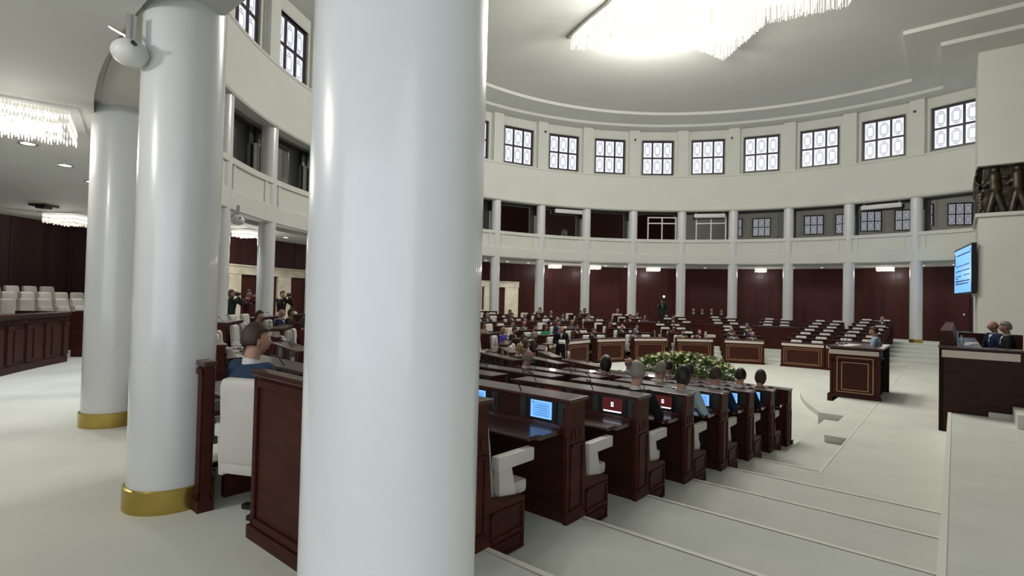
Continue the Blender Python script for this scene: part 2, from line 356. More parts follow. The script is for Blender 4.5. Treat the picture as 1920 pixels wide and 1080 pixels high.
def relief_face(o, du, dn, L, seed, Hh=1.84):
    nu, nv = int(L * 26), 46; g = []
    for i in range(nu + 1):
        u = L * i / nu; col = []
        for j in range(nv + 1):
            v = Hh * j / nv; h = relief_h(u, v, seed, L) if 0 < i < nu or True else 0
            if j in (0, nv): h = .06
            col.append(bm.verts.new((o[0] + du[0] * u + dn[0] * h, o[1] + du[1] * u + dn[1] * h, 5.52 + v)))
        g.append(col)
    for i in range(nu):
        for j in range(nv): bm.faces.new((g[i][j], g[i + 1][j], g[i + 1][j + 1], g[i][j + 1]))
    return g
relief_face(W(SP + .34, NP + .12), (NX, NY), (-SX, -SY), 4.2, 11)
relief_face(W(SP + 2.3, NP + .14), (-SX, -SY), (-NX, -NY), 2.1, 40)
bmesh.ops.recalc_face_normals(bm, faces=bm.faces[:])
sol = obj('bronze_relief', bm, M_bronze, smooth=True); md = sol.modifiers.new('s', 'SOLIDIFY'); md.thickness = .05; md.offset = 0
tag(sol, 'dark bronze bas-relief of crowded figures above the white pier ledge', 'relief')
# ---------------------------------------------------------------- columns
def column(p, label, h=7.16, r=.263, group='white columns of the ring'):
    root = empty('column', (*p, 0)); tag(root, label, 'column', group)
    bm = NB(); lathe(bm, [(r, .0), (r, h * .5), (r * .985, h)], 64); obj('shaft', bm, M_col, root, True)
    bm = NB(); lathe(bm, [(r + .004, 0), (r + .022, 0), (r + .022, .172), (r + .002, .178)], 64, caps=False); obj('base_band', bm, M_brass, root, True)['label'] = 'brass base band'
    return root
CL = {8: 'white column at the top of the bare steps, brass band showing, nearest the far pier', 7: 'white column rising behind the lectern speaker, second from the far pier', 6: 'white column behind the empty rows, third from the far pier', 5: 'white column right of the right-hand booth window',
      4: 'white column between the two white-framed booth windows', 3: 'white column left of the left-hand booth window', 2: 'white column second to the left of the booth windows', 1: 'white column third to the left of the booth windows, right of the marble doorway', 0: 'white column standing in front of the marble doorway beside the big near column',
      -1: 'far white column hidden just behind the right edge of the big near column', -2: 'far white column hidden behind the middle of the big near column', -3: 'far white column hidden behind the left half of the big near column', -4: 'far white column hidden at the left edge of the big near column',
      -5: 'slim white column between the near big column and the brass-based one, right of the pair', -6: 'slim white column just right of the brass-based near column', -7: 'white column hidden behind the brass-based near column, farther one', -8: 'white column directly behind the brass-based near column',
      -9: 'white column with brass base, farthest left, by the spectator seats', -10: 'large white column with brass base, second nearest the camera'}
for k in range(-10, 9):
    a = PH + DT * k; column({-10: (-2.735, 4.345), -9: (-5.07, 6.79)}.get(k, (CX + RING * sin(a), CY + RING * cos(a))), CL[k], r=.297 if k < -8 else .263)
column((-.405, 1.868), 'huge white column closest to the camera filling the middle of the view', r=.297)
# ---------------------------------------------------------------- gallery: glass, booths, boxes
for k in range(-12, 9):
    a = math.degrees(PH + DT * (k + .5)); p = POL(16.12, a)
    if not -159 < a < 57: continue
    root = empty('window_%d' % (40 + k), (*p, 0), -RD(a)); root['kind'] = 'structure'
    tl = ((k * 37) % 5 - 2) * .006
    bm = NB(); box(bm, -1.44, 1.44, -.006, .006, 5.42, 7.12, M=Matrix.Rotation(tl, 4, 'Z')); struct('glass_pane', bm, M_glass, root)
    bm = NB(); box(bm, -1.46, -1.40, -.03, .03, 5.42, 7.12); box(bm, 1.40, 1.46, -.03, .03, 5.42, 7.12); box(bm, -1.4, 1.4, -.03, .03, 5.42, 5.47); struct('window_frame', bm, M_black, root)
    for sx in (-1.30, 1.30):
        bm = NB(); box(bm, sx - .05, sx + .05, -.16, -.05, 5.42, 6.55); struct('window_post', bm, M_wall, root)
for a, lb in ((4.9, 'left of the two white-framed booth windows up in the gallery'), (15.0, 'right of the two white-framed booth windows up in the gallery')):
    p = POL(16.05, a); root = empty('booth_window', (*p, 5.42), -RD(a)); tag(root, lb, 'window', 'interpreter booth windows')
    bm = NB(); W_, H_ = .86, 1.42
    for x in (-W_, -.03, W_ - .07): box(bm, x, x + .07, -.03, .03, 0, H_)
    for z in (0, H_ - .42, H_ - .07): box(bm, -W_ + .07, W_ - .07, -.028, .028, z, z + .07)
    obj('frame', bm, M_plwhite, root)
    bm = NB(); box(bm, -W_ + .05, W_ - .05, -.006, .006, .05, H_ - .05); obj('pane', bm, M_glass, root)
def roundbox(name, p, rz, L, d, h, m, label, cat, group=None, bev=.05):
    bm = NB(); box(bm, -L / 2, L / 2, -d / 2, d / 2, -h / 2, h / 2, bev=bev)
    for x in (-L / 2 + .12, L / 2 - .12): box(bm, x - .02, x + .02, -.02, .02, h / 2 - .01, h / 2 + .12)
    o = obj(name, bm, m, smooth=True); o.location = p; o.rotation_euler = (0, 0, rz); return tag(o, label, cat, group)
for a, z, lb in ((45.4, 6.87, 'white horizontal ceiling unit above the gallery, nearest the far pier'), (14.6, 6.87, 'white horizontal ceiling unit above the right-hand booth window'), (-16.1, 6.9, 'white horizontal ceiling unit in the gallery, third to the left of the booths'), (-64, 6.88, 'white ceiling unit in the left gallery above the slim column pair')):
    roundbox('ceiling_unit', (*POL(15.78, a), z), -RD(a), 1.75, .24, .24, M_plwhite, lb, 'ceiling unit', 'gallery ceiling units')
# ---------------------------------------------------------------- door portals in the back wall
def portal(idx, a0, a1, openings, leafs):
    root = empty('door_%d' % idx, (0, 0, 0)); root['kind'] = 'structure'
    bm = NB(); arcband(bm, [(18.22, 2.38), (18.22, 2.66), (18.18, 2.68), (18.18, 2.74), (18.41, 2.74), (18.41, 2.38)], a0, a1, 1)
    struct('door_lintel', bm, M_marble, root)
    for b0, b1 in openings:
        bm = NB(); arcband(bm, [(18.24, 0), (18.24, 2.38), (18.41, 2.38), (18.41, 0)], b0, b1, 1); struct('door_jamb', bm, M_marble, root)
    for b0, b1 in leafs:
        bm = NB(); arcband(bm, [(18.33, 0), (18.33, 2.38), (18.39, 2.38), (18.39, 0)], b0, b1, 1); struct('door_leaf', bm, M_maho, root)
portal(1, -79.8, -66.6, ((-79.6, -77.6), (-71.3, -69.0)), ((-77.6, -75.6), (-73.5, -71.3), (-69, -66.8)))
portal(2, -32.6, -23.2, ((-32.4, -31), (-30.5, -28.0), (-26.1, -23.3)), ((-28.0, -26.1),))
root = empty('door_3', (0, 0, 0)); root['kind'] = 'structure'
bm = NB(); arcband(bm, [(18.34, 0), (18.34, 3.5), (18.39, 3.5), (18.39, 0)], 51.2, 55.7, 1); struct('door_leaf', bm, M_panel, root)
bm = NB(); p = POL(18.28, 55.1); ball(bm, (*p, 1.42), .055); ball(bm, (*POL(18.31, 55.1), 1.42), .03); struct('door_handle', bm, M_metal, root)
# ---------------------------------------------------------------- lamps
def chand(a, r, size, h, label, z=3.87, power=60):
    p = POL(r, a); root = empty('crystal_ceiling_lamp', (*p, z), -RD(a)); tag(root, label, 'ceiling lamp', 'square crystal ceiling lamps')
    bm = NB(); q = size / 2; box(bm, -q - .10, q + .10, -q - .10, q + .10, -.02, 0); obj('ceiling_plate', bm, M_plwhite, root)
    bm = NB(); n = max(9, int(size / .032)); rr = random.Random(int(a * 10))
    for ring_ in (q, q * .72, q * .4):
        for sx, sy, ex, ey in ((-1, -1, 1, -1), (1, -1, 1, 1), (1, 1, -1, 1), (-1, 1, -1, -1)):
            for i in range(n):
                t = i / n; x = ring_ * (sx + (ex - sx) * t); y = ring_ * (sy + (ey - sy) * t); L = h * rr.uniform(.86, 1.06) * (1 if ring_ == q else .93)
                w = .009; nb = max(4, int(L / .05))
                A = [bm.verts.new((x - w, y, -.02)), bm.verts.new((x + w, y, -.02)), bm.verts.new((x, y + w, -.02))]
                for jj in range(1, nb + 1):
                    ww = w * (1.6 if jj % 2 else .6); zz = -.02 - L * jj / nb
                    B = [bm.verts.new((x - ww, y - ww * .5, zz)), bm.verts.new((x + ww, y - ww * .5, zz)), bm.verts.new((x, y + ww, zz))]
                    for u_ in range(3): f_ = bm.faces.new((A[u_], A[(u_ + 1) % 3], B[(u_ + 1) % 3], B[u_])); f_.material_index = jj % 2
                    A = B
    s_ = obj('crystal_strands', bm, [M_strand, M_strand2], root); s_['kind'] = 'stuff'
    bm = NB(); box(bm, -q * .62, q * .62, -q * .62, q * .62, -h * .55, -.03); obj('lamp_core', bm, M_lamp, root)
    lamp('ceiling_lamp_light', 'POINT', (*p, z - h - .12), power * (3.0 if a < -135 else 1.3 if a < -80 else .9), .18, (1, .95, .88))
CH = [(51, 0, ''), ]
CHP = [(-139.0, 19.3, .9, .23, 'crystal ceiling lamp above and left of the camera'), (-125.0, 16.75, 1.0, .23, 'large crystal ceiling lamp at the left edge of the view'), (-91.2, 20.7, .9, .28, 'crystal ceiling lamp hanging before the dark wall above the spectator seats'), (-82.0, 17.1, .62, .24, 'crystal ceiling lamp between the brass-based column and the slim column'),
       (-17.2, 17.0, .62, .24, 'crystal ceiling lamp right of the marble doorway, seen between two columns'), (-9.0, 16.6, .62, .24, 'crystal ceiling lamp touching a column right of the previous bay, third lamp from the booths'), (3.9, 17.0, .72, .24, 'crystal ceiling lamp under the left booth window'), (24.8, 17.0, .62, .24, 'crystal ceiling lamp over the empty seats right of the right booth window'), (45.3, 17.0, .68, .24, 'crystal ceiling lamp near the screen, last before the far pier'), (-50, 17.0, .62, .24, 'crystal ceiling lamp in the corridor behind the big near column')]
for a, r, sz, h, lb in CHP: chand(a, r, sz, h, lb)
DL = [(-118.66, 17.03, 'downlight just under the large crystal lamp at the left'), (-113.67, 16.95, 'middle downlight of the row on the left ceiling'), (-108.55, 17.04, 'downlight of the left ceiling beside the brass-based column'), (-74.9, 17, 'downlight above the portal between the slim column and the big column'), (-32.5, 17, 'downlight above the marble doorway, leftmost'),
      (-27.8, 17, 'downlight above the marble doorway right of a column'), (-23.1, 17, 'downlight just right of the marble doorway'), (-6.2, 17, 'downlight two bays left of the left booth window'), (-2.0, 17, 'downlight beside the column left of the left booth window'), (14.3, 17, 'downlight under the right booth window'),
      (30.6, 17, 'downlight over the empty rows, left of a pair'), (35.4, 17, 'downlight over the empty rows, right of a pair'), (50.8, 17, 'downlight right of the last column, over the bare steps'), (55.0, 16.9, 'downlight beside the wall screen'), (-88, 17, 'downlight behind the brass-based near column'), (-60, 17, 'downlight hidden behind the big near column')]
bmd = NB(); lathe(bmd, [(.085, 0), (.12, 0), (.12, -.02), (.085, -.012)], 24, caps=False); dl0 = obj('downlight', bmd, M_metal, smooth=True)
bmd = NB(); lathe(bmd, [(.001, -.012), (.085, -.012), (.085, -.004)], 24, caps=False); obj('lens', bmd, M_bulb, dl0)
for i, (a, r, lb) in enumerate(DL):
    o = dl0 if i == 0 else copy_tree(dl0); o.location = (*POL(r, a), 3.868); tag(o, lb, 'downlight', 'recessed downlights')
    lamp('downlight_light', 'SPOT', (*POL(r, a), 3.83), 130 if a < -80 else 45, .06, (.92, .95, 1), spot_size=RD(130), spot_blend=.6)
# great star chandelier
root = empty('star_chandelier', (*W(*CHC), 12.25), 0); tag(root, 'huge star-shaped crystal chandelier glowing on the hall ceiling', 'chandelier')
STAR = [(.2, -7.3), (1.2, -5.6), (2.1, -3.7), (4.7, -2.85), (2.7, -.75), (2.9, .6), (3.1, 1.7), (1.9, 2.2), (1.3, 5.0), (-1.0, 2.9), (-3.6, 3.4), (-2.8, .7), (-4.9, -1.2), (-2.6, -2.6), (-1.0, -4.9), (-.4, -6.2)]
def star(f):
    return [(CHC[0] * 0 + (p[0] - CHC[0]) * f, (p[1] - CHC[1]) * f) for p in STAR]
def toW(s, n): return (s * SX + n * NX, s * SY + n * NY)
bm = NB(); st = [toW(*p) for p in star(1.05)]; st2 = [toW(*p) for p in star(1.01)]
for A, B, za, zb in ((st, st, 0, -.10), (st, st2, -.10, -.10), (st2, st2, -.10, 0)):
    va = [bm.verts.new((*p, za)) for p in A]; vb = [bm.verts.new((*p, zb)) for p in B]
    for i in range(16): bm.faces.new((va[i], va[(i + 1) % 16], vb[(i + 1) % 16], vb[i]))
obj('frame', bm, mat('chandelier_frame', (.35, .33, .28), .4), root)
bm = NB(); bm.faces.new([bm.verts.new((*toW(*p), -.05)) for p in star(.97)]); obj('lamp_panel', bm, M_lamp, root)
bm = NB(); rr = random.Random(3)
lev = [(1.0, .62), (.93, .7), (.85, .66), (.76, .78), (.66, .72), (.55, .85), (.44, .8), (.32, .95), (.18, 1.0)]
for f0, L0 in lev:
    P = star(f0)
    for i in range(16):
        (ax, ay), (bx_, by_) = P[i], P[(i + 1) % 16]; d = hypot(bx_ - ax, by_ - ay); m = max(1, int(d / .065))
        for j in range(m):
            t = (j + rr.uniform(-.3, .3)) / m; x, y = toW(ax + (bx_ - ax) * t, ay + (by_ - ay) * t); L = L0 * rr.uniform(.92, 1.06); w = rr.uniform(.010, .018)
            A = [bm.verts.new((x + w * cos(q), y + w * sin(q), -.05)) for q in (0, 2.1, 4.2)]
            B = [bm.verts.new((x + w * cos(q), y + w * sin(q), -L)) for q in (0, 2.1, 4.2)]
            mi = 1 if rr.random() < .38 else 0
            for u_ in range(3): f_ = bm.faces.new((A[u_], A[(u_ + 1) % 3], B[(u_ + 1) % 3], B[u_])); f_.material_index = mi
            f_ = bm.faces.new(B); f_.material_index = mi
o = obj('crystal_strands', bm, [M_strand, M_strand2], root); o['kind'] = 'stuff'
# small ceiling and wall devices
def device(p, rz, k, label):
    root = empty('dome_camera', p, rz); tag(root, label, 'camera', 'dome cameras')
    bm = NB(); ball(bm, (0, 0, 0), (.13 * k, .13 * k, .105 * k), 20, 12); obj('dome_housing', bm, M_plwhite, root, True)
    bm = NB(); tube(bm, (0, 0, .09 * k), (0, 0, .30 * k), .035 * k); tube(bm, (-.17 * k, 0, .21 * k), (.03 * k, 0, .10 * k), .012 * k); obj('ceiling_bracket', bm, M_metal, root)
    bm = NB(); tube(bm, (.09 * k, -.07 * k, .035 * k), (.10 * k, -.11 * k, .035 * k), .016 * k); obj('lens', bm, M_black, root)
device((-2.93, 3.99, 3.49), 0, .95, 'white dome camera hanging under the beam beside the brass-based near column')
device((-7.27, 14.0, 3.60), 0, 1.3, 'pale dome camera hanging in the corridor left of the slim column')
for a, lb in ((-22.2, 'small sensor on the pilaster, leftmost one'), (-1.6, 'small sensor on the pilaster left of the middle windows'), (18.8, 'small sensor on the pilaster right of the middle windows'), (50.5, 'small sensor between the last two clerestory windows')):
    bm = NB(); box(bm, -.05, .05, -.05, .05, -.05, .05, bev=.012); tube(bm, (0, -.05, 0), (0, -.09, -.01), .028)
    o = obj('wall_sensor', bm, M_black if a != -22.2 else M_grey, smooth=True); o.location = (*POL(15.57, a), 11.38 if a else 11); o.rotation_euler = (0, 0, -RD(a)); tag(o, lb, 'sensor', 'wall sensors')
bm = NB(); box(bm, -.22, .22, -.22, .22, -.05, 0); box(bm, -.12, .12, -.12, .12, -.10, -.05); o = obj('ceiling_vent', bm, M_black); o.location = (-12.32, 13.91, 3.868); tag(o, 'black square ceiling unit above the spectator seats', 'ceiling vent')
#@@PART2
# ---------------------------------------------------------------- benches and armchairs
def rz_out(o): return atan2(-o[0], o[1])
def armchair_mesh():
    root = empty('armchair')
    bm = NB(); box(bm, -.25, .25, -.50, -.03, .335, .44, bev=.03); obj('seat', bm, M_white, root, True)
    bm = NB(); prism(bm, [(-.13, .42), (-.02, .42), (.045, 1.0), (.03, 1.055), (-.03, 1.065), (-.075, 1.02)], -.245, .245)
    for v in bm.verts:
        if v.co.z > .9: v.co.x *= .84
    bmesh.ops.bevel(bm, geom=bm.edges[:], offset=.022, segments=2, affect='EDGES', profile=.6); obj('backrest', bm, M_white, root, True)
    for sx in (-1, 1):
        bm = NB(); box(bm, sx * .30 - .038, sx * .30 + .038, -.47, -.06, .60, .70, bev=.014); obj('armrest', bm, M_white, root, True)
        bm = NB(); prism(bm, [(-.30, .30), (-.10, .30), (-.08, .60), (-.22, .60)], sx * .30 - .022, sx * .30 + .022); obj('arm_support', bm, M_white, root)
    bm = NB(); tube(bm, (0, -.26, .03), (0, -.26, .34), .035); box(bm, -.22, .22, -.29, -.23, 0, .04, bev=.01); box(bm, -.03, .03, -.46, -.06, 0, .04, bev=.01); obj('pedestal', bm, M_black, root)
    return root
HW = .785
def side_panel_bm(x0, x1, chair=True):
    bm = NB()
    if chair: P = [(.26, 0), (.28, .70), (.295, .79), (.275, .81), (.245, 1.0), (.01, 1.0), (.02, .80), (-.03, .32), (-.375, .265), (-.40, .25), (-.40, -.12), (-.01, -.12), (-.01, 0)]
    else: P = [(.30, 0), (.315, .70), (.325, .79), (.275, .81), (.245, 1.0), (.0, 1.0), (.0, 0)]
    prism(bm, P, x0, x1)
    bmesh.ops.bevel(bm, geom=[e for e in bm.edges if abs(e.verts[0].co.x - e.verts[1].co.x) < 1e-5], offset=.006, segments=1, affect='EDGES')
    out = x0 if x0 < 0 else x1; sg = -1 if x0 < 0 else 1
    def rect(y0, y1, z0, z1, w=.018, d=.012):                      # raised moulding frame
        for a, b, c, e in ((y0, y1, z0, z0 + w), (y0, y1, z1 - w, z1), (y0, y0 + w, z0, z1), (y1 - w, y1, z0, z1)):
            box(bm, min(out, out + sg * d), max(out, out + sg * d), a, b, c, e, mi=0)
    rect(.04, .23, .10, .64); 
    for i in range(3): box(bm, min(out, out + sg * .008), max(out, out + sg * .008), .07 + .06 * i, .10 + .06 * i, .68, .76, mi=0)
    if chair: rect(-.37, -.02, .03, .22); rect(-.37, -.02, -.10, .0, .012)
    return bm
def monitor(root, x, disp):
    mo = None
    bm = NB(); box(bm, x - .155, x + .155, .242, .262, .80, .985, bev=.004); mo = obj('monitor', bm, M_black, root)
    w = .112
    bm = NB(); bm.faces.new([bm.verts.new(v) for v in ((x - w, .2635, .822), (x + w, .2635, .822), (x + w, .2635, .968), (x - w, .2635, .968))][::-1])
    if disp == 'doc':
        obj('display', bm, M_blue, mo)
        bm = NB()
        for a, b, c, d in ((-.10, .10, .957, .965), (-.10, -.092, .828, .962), (.092, .10, .828, .962), (-.10, .10, .825, .832)): box(bm, x + a, x + b, .2636, .2642, c, d)
        obj('page_border', bm, M_ltblue, mo)
        bm = NB()
        for i in range(5): box(bm, x - .07 + .012 * (i % 2), x + .065 - .02 * (i % 3), .2636, .2643, .845 + .02 * i, .8475 + .02 * i)
        box(bm, x + .080, x + .092, .2636, .2643, .945, .957); obj('text_lines', bm, M_ink, mo)
    elif disp == 'vote':
        obj('display', bm, M_red, mo)
        bm = NB(); box(bm, x - .014, x + .014, .2636, .2644, .88, .925); box(bm, x - .10, x + .10, .2636, .2642, .826, .840); obj('icon', bm, M_icon, mo)
        bm = NB(); box(bm, x - .009, x + .002, .2645, .2648, .895, .915); obj('icon_mark', bm, M_ink, mo)
    else: obj('display', bm, M_off, mo)
def bench(front=0, disp=('off', 'off'), ends=True):
    root = empty('bench_desk')
    if front == 1:
        bm = NB(); prism(bm, [(0, 0), (.28, 0), (.28, 1.0), (0, 1.0)], -HW + .05, HW - .05); box(bm, -HW - .03, HW + .03, -.045, .05, 0, .075, bev=.01); obj('front_panel', bm, M_maho, root)
        bm = NB(); box(bm, -HW + .02, HW - .02, -.035, .0, .865, .965); obj('marble_strip', bm, M_strip, root)['label'] = 'pale marble strip under the top'
        bm = NB()
        for i, (m, w) in enumerate(((.10, .017), (.185, .014))):
            for a, b, c, d in ((-HW + m, HW - m, .12 + i * .05, .12 + i * .05 + w), (-HW + m, HW - m, .80 - i * .07 - w, .80 - i * .07), (-HW + m, -HW + m + w, .12 + i * .05, .80 - i * .07), (HW - m - w, HW - m, .12 + i * .05, .80 - i * .07)): box(bm, a, b, -.010, .002, c, d)
        obj('gold_inlay', bm, M_inlay, root)['label'] = 'double gold inlay frame'
        for x0 in (-HW - .0, HW - .05): obj('side_panel', side_panel_bm(x0, x0 + .05, False), M_maho, root)
    elif front == 2:
        bm = NB(); box(bm, -HW + .04, HW - .04, .0, .24, .0, .985); obj('backboard', bm, M_dark, root)
        for x0 in (-HW, HW - .05): obj('side_panel', side_panel_bm(x0, x0 + .05, False), M_maho, root)
    else:
        bm = NB(); box(bm, -HW + .04, HW - .04, .02, .24, -.0, .985); box(bm, -HW + .04, HW - .04, -.01, .02, -.12, .9); obj('backboard', bm, M_dark, root)
        for x0 in (-HW, HW - .05): obj('side_panel', side_panel_bm(x0, x0 + .05), M_maho, root)
    bm = NB(); box(bm, -HW - .01, HW + .01, -.02, .27, .985, 1.012, bev=.006); obj('top_ledge', bm, M_top, root)
    bm = NB(); prism(bm, [(.24, .72), (.24, .80), (.27, .80), (.31, .775), (.66, .765), (.68, .755), (.66, .735), (.31, .735)], -HW + .05, HW - .05)
    bmesh.ops.bevel(bm, geom=[e for e in bm.edges if e.is_manifold and abs(e.verts[0].co.x - e.verts[1].co.x) < 1e-5 and e.verts[0].co.y > .6 and e.verts[1].co.y > .6], offset=.05, segments=3, affect='EDGES')
    obj('worktop', bm, M_top, root)
    for x, d in ((-.505, disp[0]), (.24, disp[1])):
        monitor(root, x, d)
        bm = NB(); box(bm, x - .24, x + .24, .238, .246, .79, .985); box(bm, x + .17, x + .22, .246, .256, .82, .97); box(bm, x - .22, x - .18, .246, .258, .86, .93); obj('console', bm, M_grey, root)
        bm = NB(); tube(bm, (x + .26, .20, 1.0), (x + .26, .27, 1.10), .005, seg=6); tube(bm, (x + .26, .27, 1.10), (x + .25, .36, 1.13), .008, seg=6); obj('microphone', bm, M_black, root)
    return root
def NC(k): return (1.265, 1.305, 1.335, 1.355, 1.375, 1.385, 1.395, 1.40)[k]
def put(root, b, rho, z, label, cat, group, k=0):
    t, a = BL[b][0], BL[b][1]
    if t == 's': o = (a * SX, a * SY); base = W(CT, NC(k) if a < 0 else 1.32)
    else: o = (cos(RD(a)) * SX + sin(RD(a)) * NX, cos(RD(a)) * SY + sin(RD(a)) * NY); base = W(CT, 0)
    root.location = (base[0] + o[0] * rho, base[1] + o[1] * rho, z); root.rotation_euler = (0, 0, rz_out(o)); tag(root, label, cat, group); return root
BL = {'N1': ('s', -1, range(0, 8), 'near aisle block'), 'F1': ('s', 1, range(0, 8), 'block behind lectern'),
      'F2': ('r', -2.5, range(0, 8), 'block left of lectern'), 'N2': ('r', -177.5, range(0, 8), 'second near block')}
for i, ph in enumerate((-21.2, -38.4, -55.6, -72.8, -90, -107.2, -124.4, -141.6, -158.8)):
    BL['I%d' % i] = ('r', ph, range(4, 8), ['block right of flower bed', 'block behind flower bed', 'block at flower bed left end', 'block left of flower bed', 'middle block facing big column', 'edge-on left front block', 'side block by big column', 'third near inner block', 'second near inner block'][i])
ON = ['rear block left of lectern rows', 'rear block behind flower bed right', 'rear block under booth windows', 'rear centre-left block', 'rear block second left of booths', 'rear block right of doorway', 'rear doorway block', 'rear block left of doorway', 'rear block by big column edge', 'rear block behind big column', 'rear block right of slim column', 'rear block at slim column', 'rear block left of slim column', 'rear block near brass-based column', 'rear block behind wooden screens']
for i in range(15): BL['O%d' % i] = ('r', -12 - 11 * i, range(0, 4), ON[i])
ORD = ['front', 'second', 'third', 'fourth', 'fifth', 'sixth', 'seventh', 'eighth']
COLS = [o.location[:2] for o in sc.objects if o.name.split('.')[0] == 'column']
def free(x, y, rz, x0, x1, y0, y1, r=.27):
    for cx, cy in COLS:
        dx, dy = cx - x, cy - y; lx, ly = dx * cos(rz) + dy * sin(rz), -dx * sin(rz) + dy * cos(rz)
        if x0 - r < lx < x1 + r and y0 - r < ly < y1 + r: return False
    return True
chair0 = armchair_mesh(); used = [False]
PROT = {}
DISP = {('N1', 1): ('doc', 'doc'), ('N1', 2): ('vote', 'vote'), ('N1', 3): ('vote', 'vote'), ('N1', 4): ('doc', 'doc'), ('N1', 5): ('doc', 'vote'), ('N1', 6): ('doc', 'vote'), ('N1', 7): ('doc', 'off'), ('N1', 0): ('doc', 'off'), ('N2', 2): ('off', 'vote'), ('N2', 4): ('vote', 'off'), ('N2', 3): ('vote', 'vote'), ('N2', 1): ('doc', 'off')}
def seat_xy(b, k, j, off=.84):
    t, a = BL[b][0], BL[b][1]
    if t == 's': o = (a * SX, a * SY); base = W(CT, NC(k) if a < 0 else 1.32)
    else: o = (cos(RD(a)) * SX + sin(RD(a)) * NX, cos(RD(a)) * SY + sin(RD(a)) * NY); base = W(CT, 0)
    rho = RHO(k) + off; x = -.39 if j == 0 else .39
    return (base[0] + o[0] * rho + o[1] * x, base[1] + o[1] * rho - o[0] * x), rz_out(o)
for b, (t, a, ks, nm) in BL.items():
    kmax = max(ks)
    for k in ks:
        fr = 1 if k == kmax and kmax == 7 else 2 if k == kmax else 0
        (bx0, by0), brz = seat_xy(b, k, 0, 0); bx0 += cos(brz) * .39; by0 += sin(brz) * .39
        if b not in ('N1',) and not free(bx0, by0, brz, -.8, .8, -.4, .5): continue
        dsp = DISP.get((b, k), ('off', 'off')); key = (fr, dsp)
        if key not in PROT: PROT[key] = bench(fr, dsp); o = PROT[key]
        else: o = copy_tree(PROT[key])
        row = ORD[kmax - k]
        put(o, b, RHO(k), -.12 * k, 'mahogany bench desk, %s row of the %s' % (row, nm), 'desk', 'bench desks of the hall', k)
        for j in (0, 1):
            (x, y), rz = seat_xy(b, k, j, (1.105 if k else .93) if not (b[0] == 'I' and k == 4) else .93)
            if not free(x, y, rz, -.33, .33, -.45, .05, .25): continue
            c = copy_tree(chair0) if used[0] else chair0; used[0] = True
            X = (cos(rz), sin(rz)); right = (X[0] * y - X[1] * x > 0) == (j == 1)
            c.location = (x, y, -.12 * k); c.rotation_euler = (0, 0, rz)
            tag(c, 'white armchair, %s seat in %s row of the %s' % ('right' if right else 'left', row, nm), 'armchair', 'white hall armchairs')
# wooden screens: behind the outermost row, and in front of the raised rear blocks
def screen(w, h, label, loc, rz, name='wooden_screen', side=0):
    root = empty(name, loc, rz); tag(root, label, 'screen', 'mahogany screens')
    bm = NB(); box(bm, -w / 2, w / 2, -.03, .03, 0, h - .03); obj('panel', bm, M_maho, root)
    bm = NB(); box(bm, -w / 2 - .02, w / 2 + .02, -.05, .05, h - .04, h, bev=.008); obj('top_rail', bm, M_top, root)
    bm = NB()
    for sg in (-1, 1):
        y0, y1 = (.03, .048) if sg > 0 else (-.048, -.03); a, c, wd_ = w / 2 - .03, h - .06, .05
        for q in ((-a, a, .10, .15), (-a, a, c - wd_, c), (-a, -a + wd_, .10, c), (a - wd_, a, .10, c)): box(bm, q[0], q[1], y0, y1, q[2], q[3], bev=.006)
        box(bm, -w / 2, w / 2, y0 - (.01 if sg < 0 else 0), y1 + (.01 if sg > 0 else 0), 0, .09)
    obj('moulding', bm, M_maho, root)
    if side:
        for sx in (-1, 1):
            bm = NB(); box(bm, sx * w / 2 - .03, sx * w / 2 + .03, -.40, .03, 0, h); box(bm, sx * w / 2 - .042, sx * w / 2 + .042, -.34, -.06, .30, .80); obj('end_panel', bm, M_maho, root)
    return root
def radial(b):
    t, a = BL[b][0], BL[b][1]
    if t == 's': return (a * SX, a * SY), W(CT, 1.42)
    return (cos(RD(a)) * SX + sin(RD(a)) * NX, cos(RD(a)) * SY + sin(RD(a)) * NY), W(CT, 0)
for b, lb in (('N1', 'tall mahogany screen between the brass-based column and the big near column'), ('N2', 'dark mahogany screen right behind the brass-based near column')):
    o, base = radial(b); rho = 15.80 if b == 'N1' else 15.86
    screen(1.44 if b == 'N1' else 1.2, 1.16, lb, (base[0] + o[0] * rho - (o[1] * .14 if b == 'N2' else 0), base[1] + o[1] * rho + (o[0] * .14 if b == 'N2' else 0), 0), rz_out(o))
bm = NB(); prism(bm, [(.0, 0), (.0, 1.15), (-.20, 1.15), (-.22, .9), (-.26, .5), (-.44, .44), (-.44, 0)], -.03, .03); box(bm, -.045, .045, -.36, -.10, .12, .34); box(bm, -.045, .045, -.17, -.04, .55, .95); e1 = obj('end_panel', bm, M_maho); e1.location = (*W(-15.36, -.18), 0); e1.rotation_euler = (0, 0, rz_out((-SX, -SY)))
tag(e1, 'dark inlaid wooden end panel just right of the brass-based column', 'end panel')
for b in BL:
    if b[0] == 'O' or (b[0] == 'I' and 0):
        o, base = radial(b); rho = RHO(3) - .09
        s_ = screen(2.06, 1.10, 'dark wood screen in front of the %s' % BL[b][3], (base[0] + o[0] * rho, base[1] + o[1] * rho, -.48), rz_out(o))
# extra armchair in the aisle by the near screens
cx_ = copy_tree(chair0); cx_.location = (-1.93, 3.93, 0); cx_.rotation_euler = (0, 0, 2.89); tag(cx_, 'white armchair under the man in blue suit between two wooden screens', 'armchair', 'white hall armchairs')
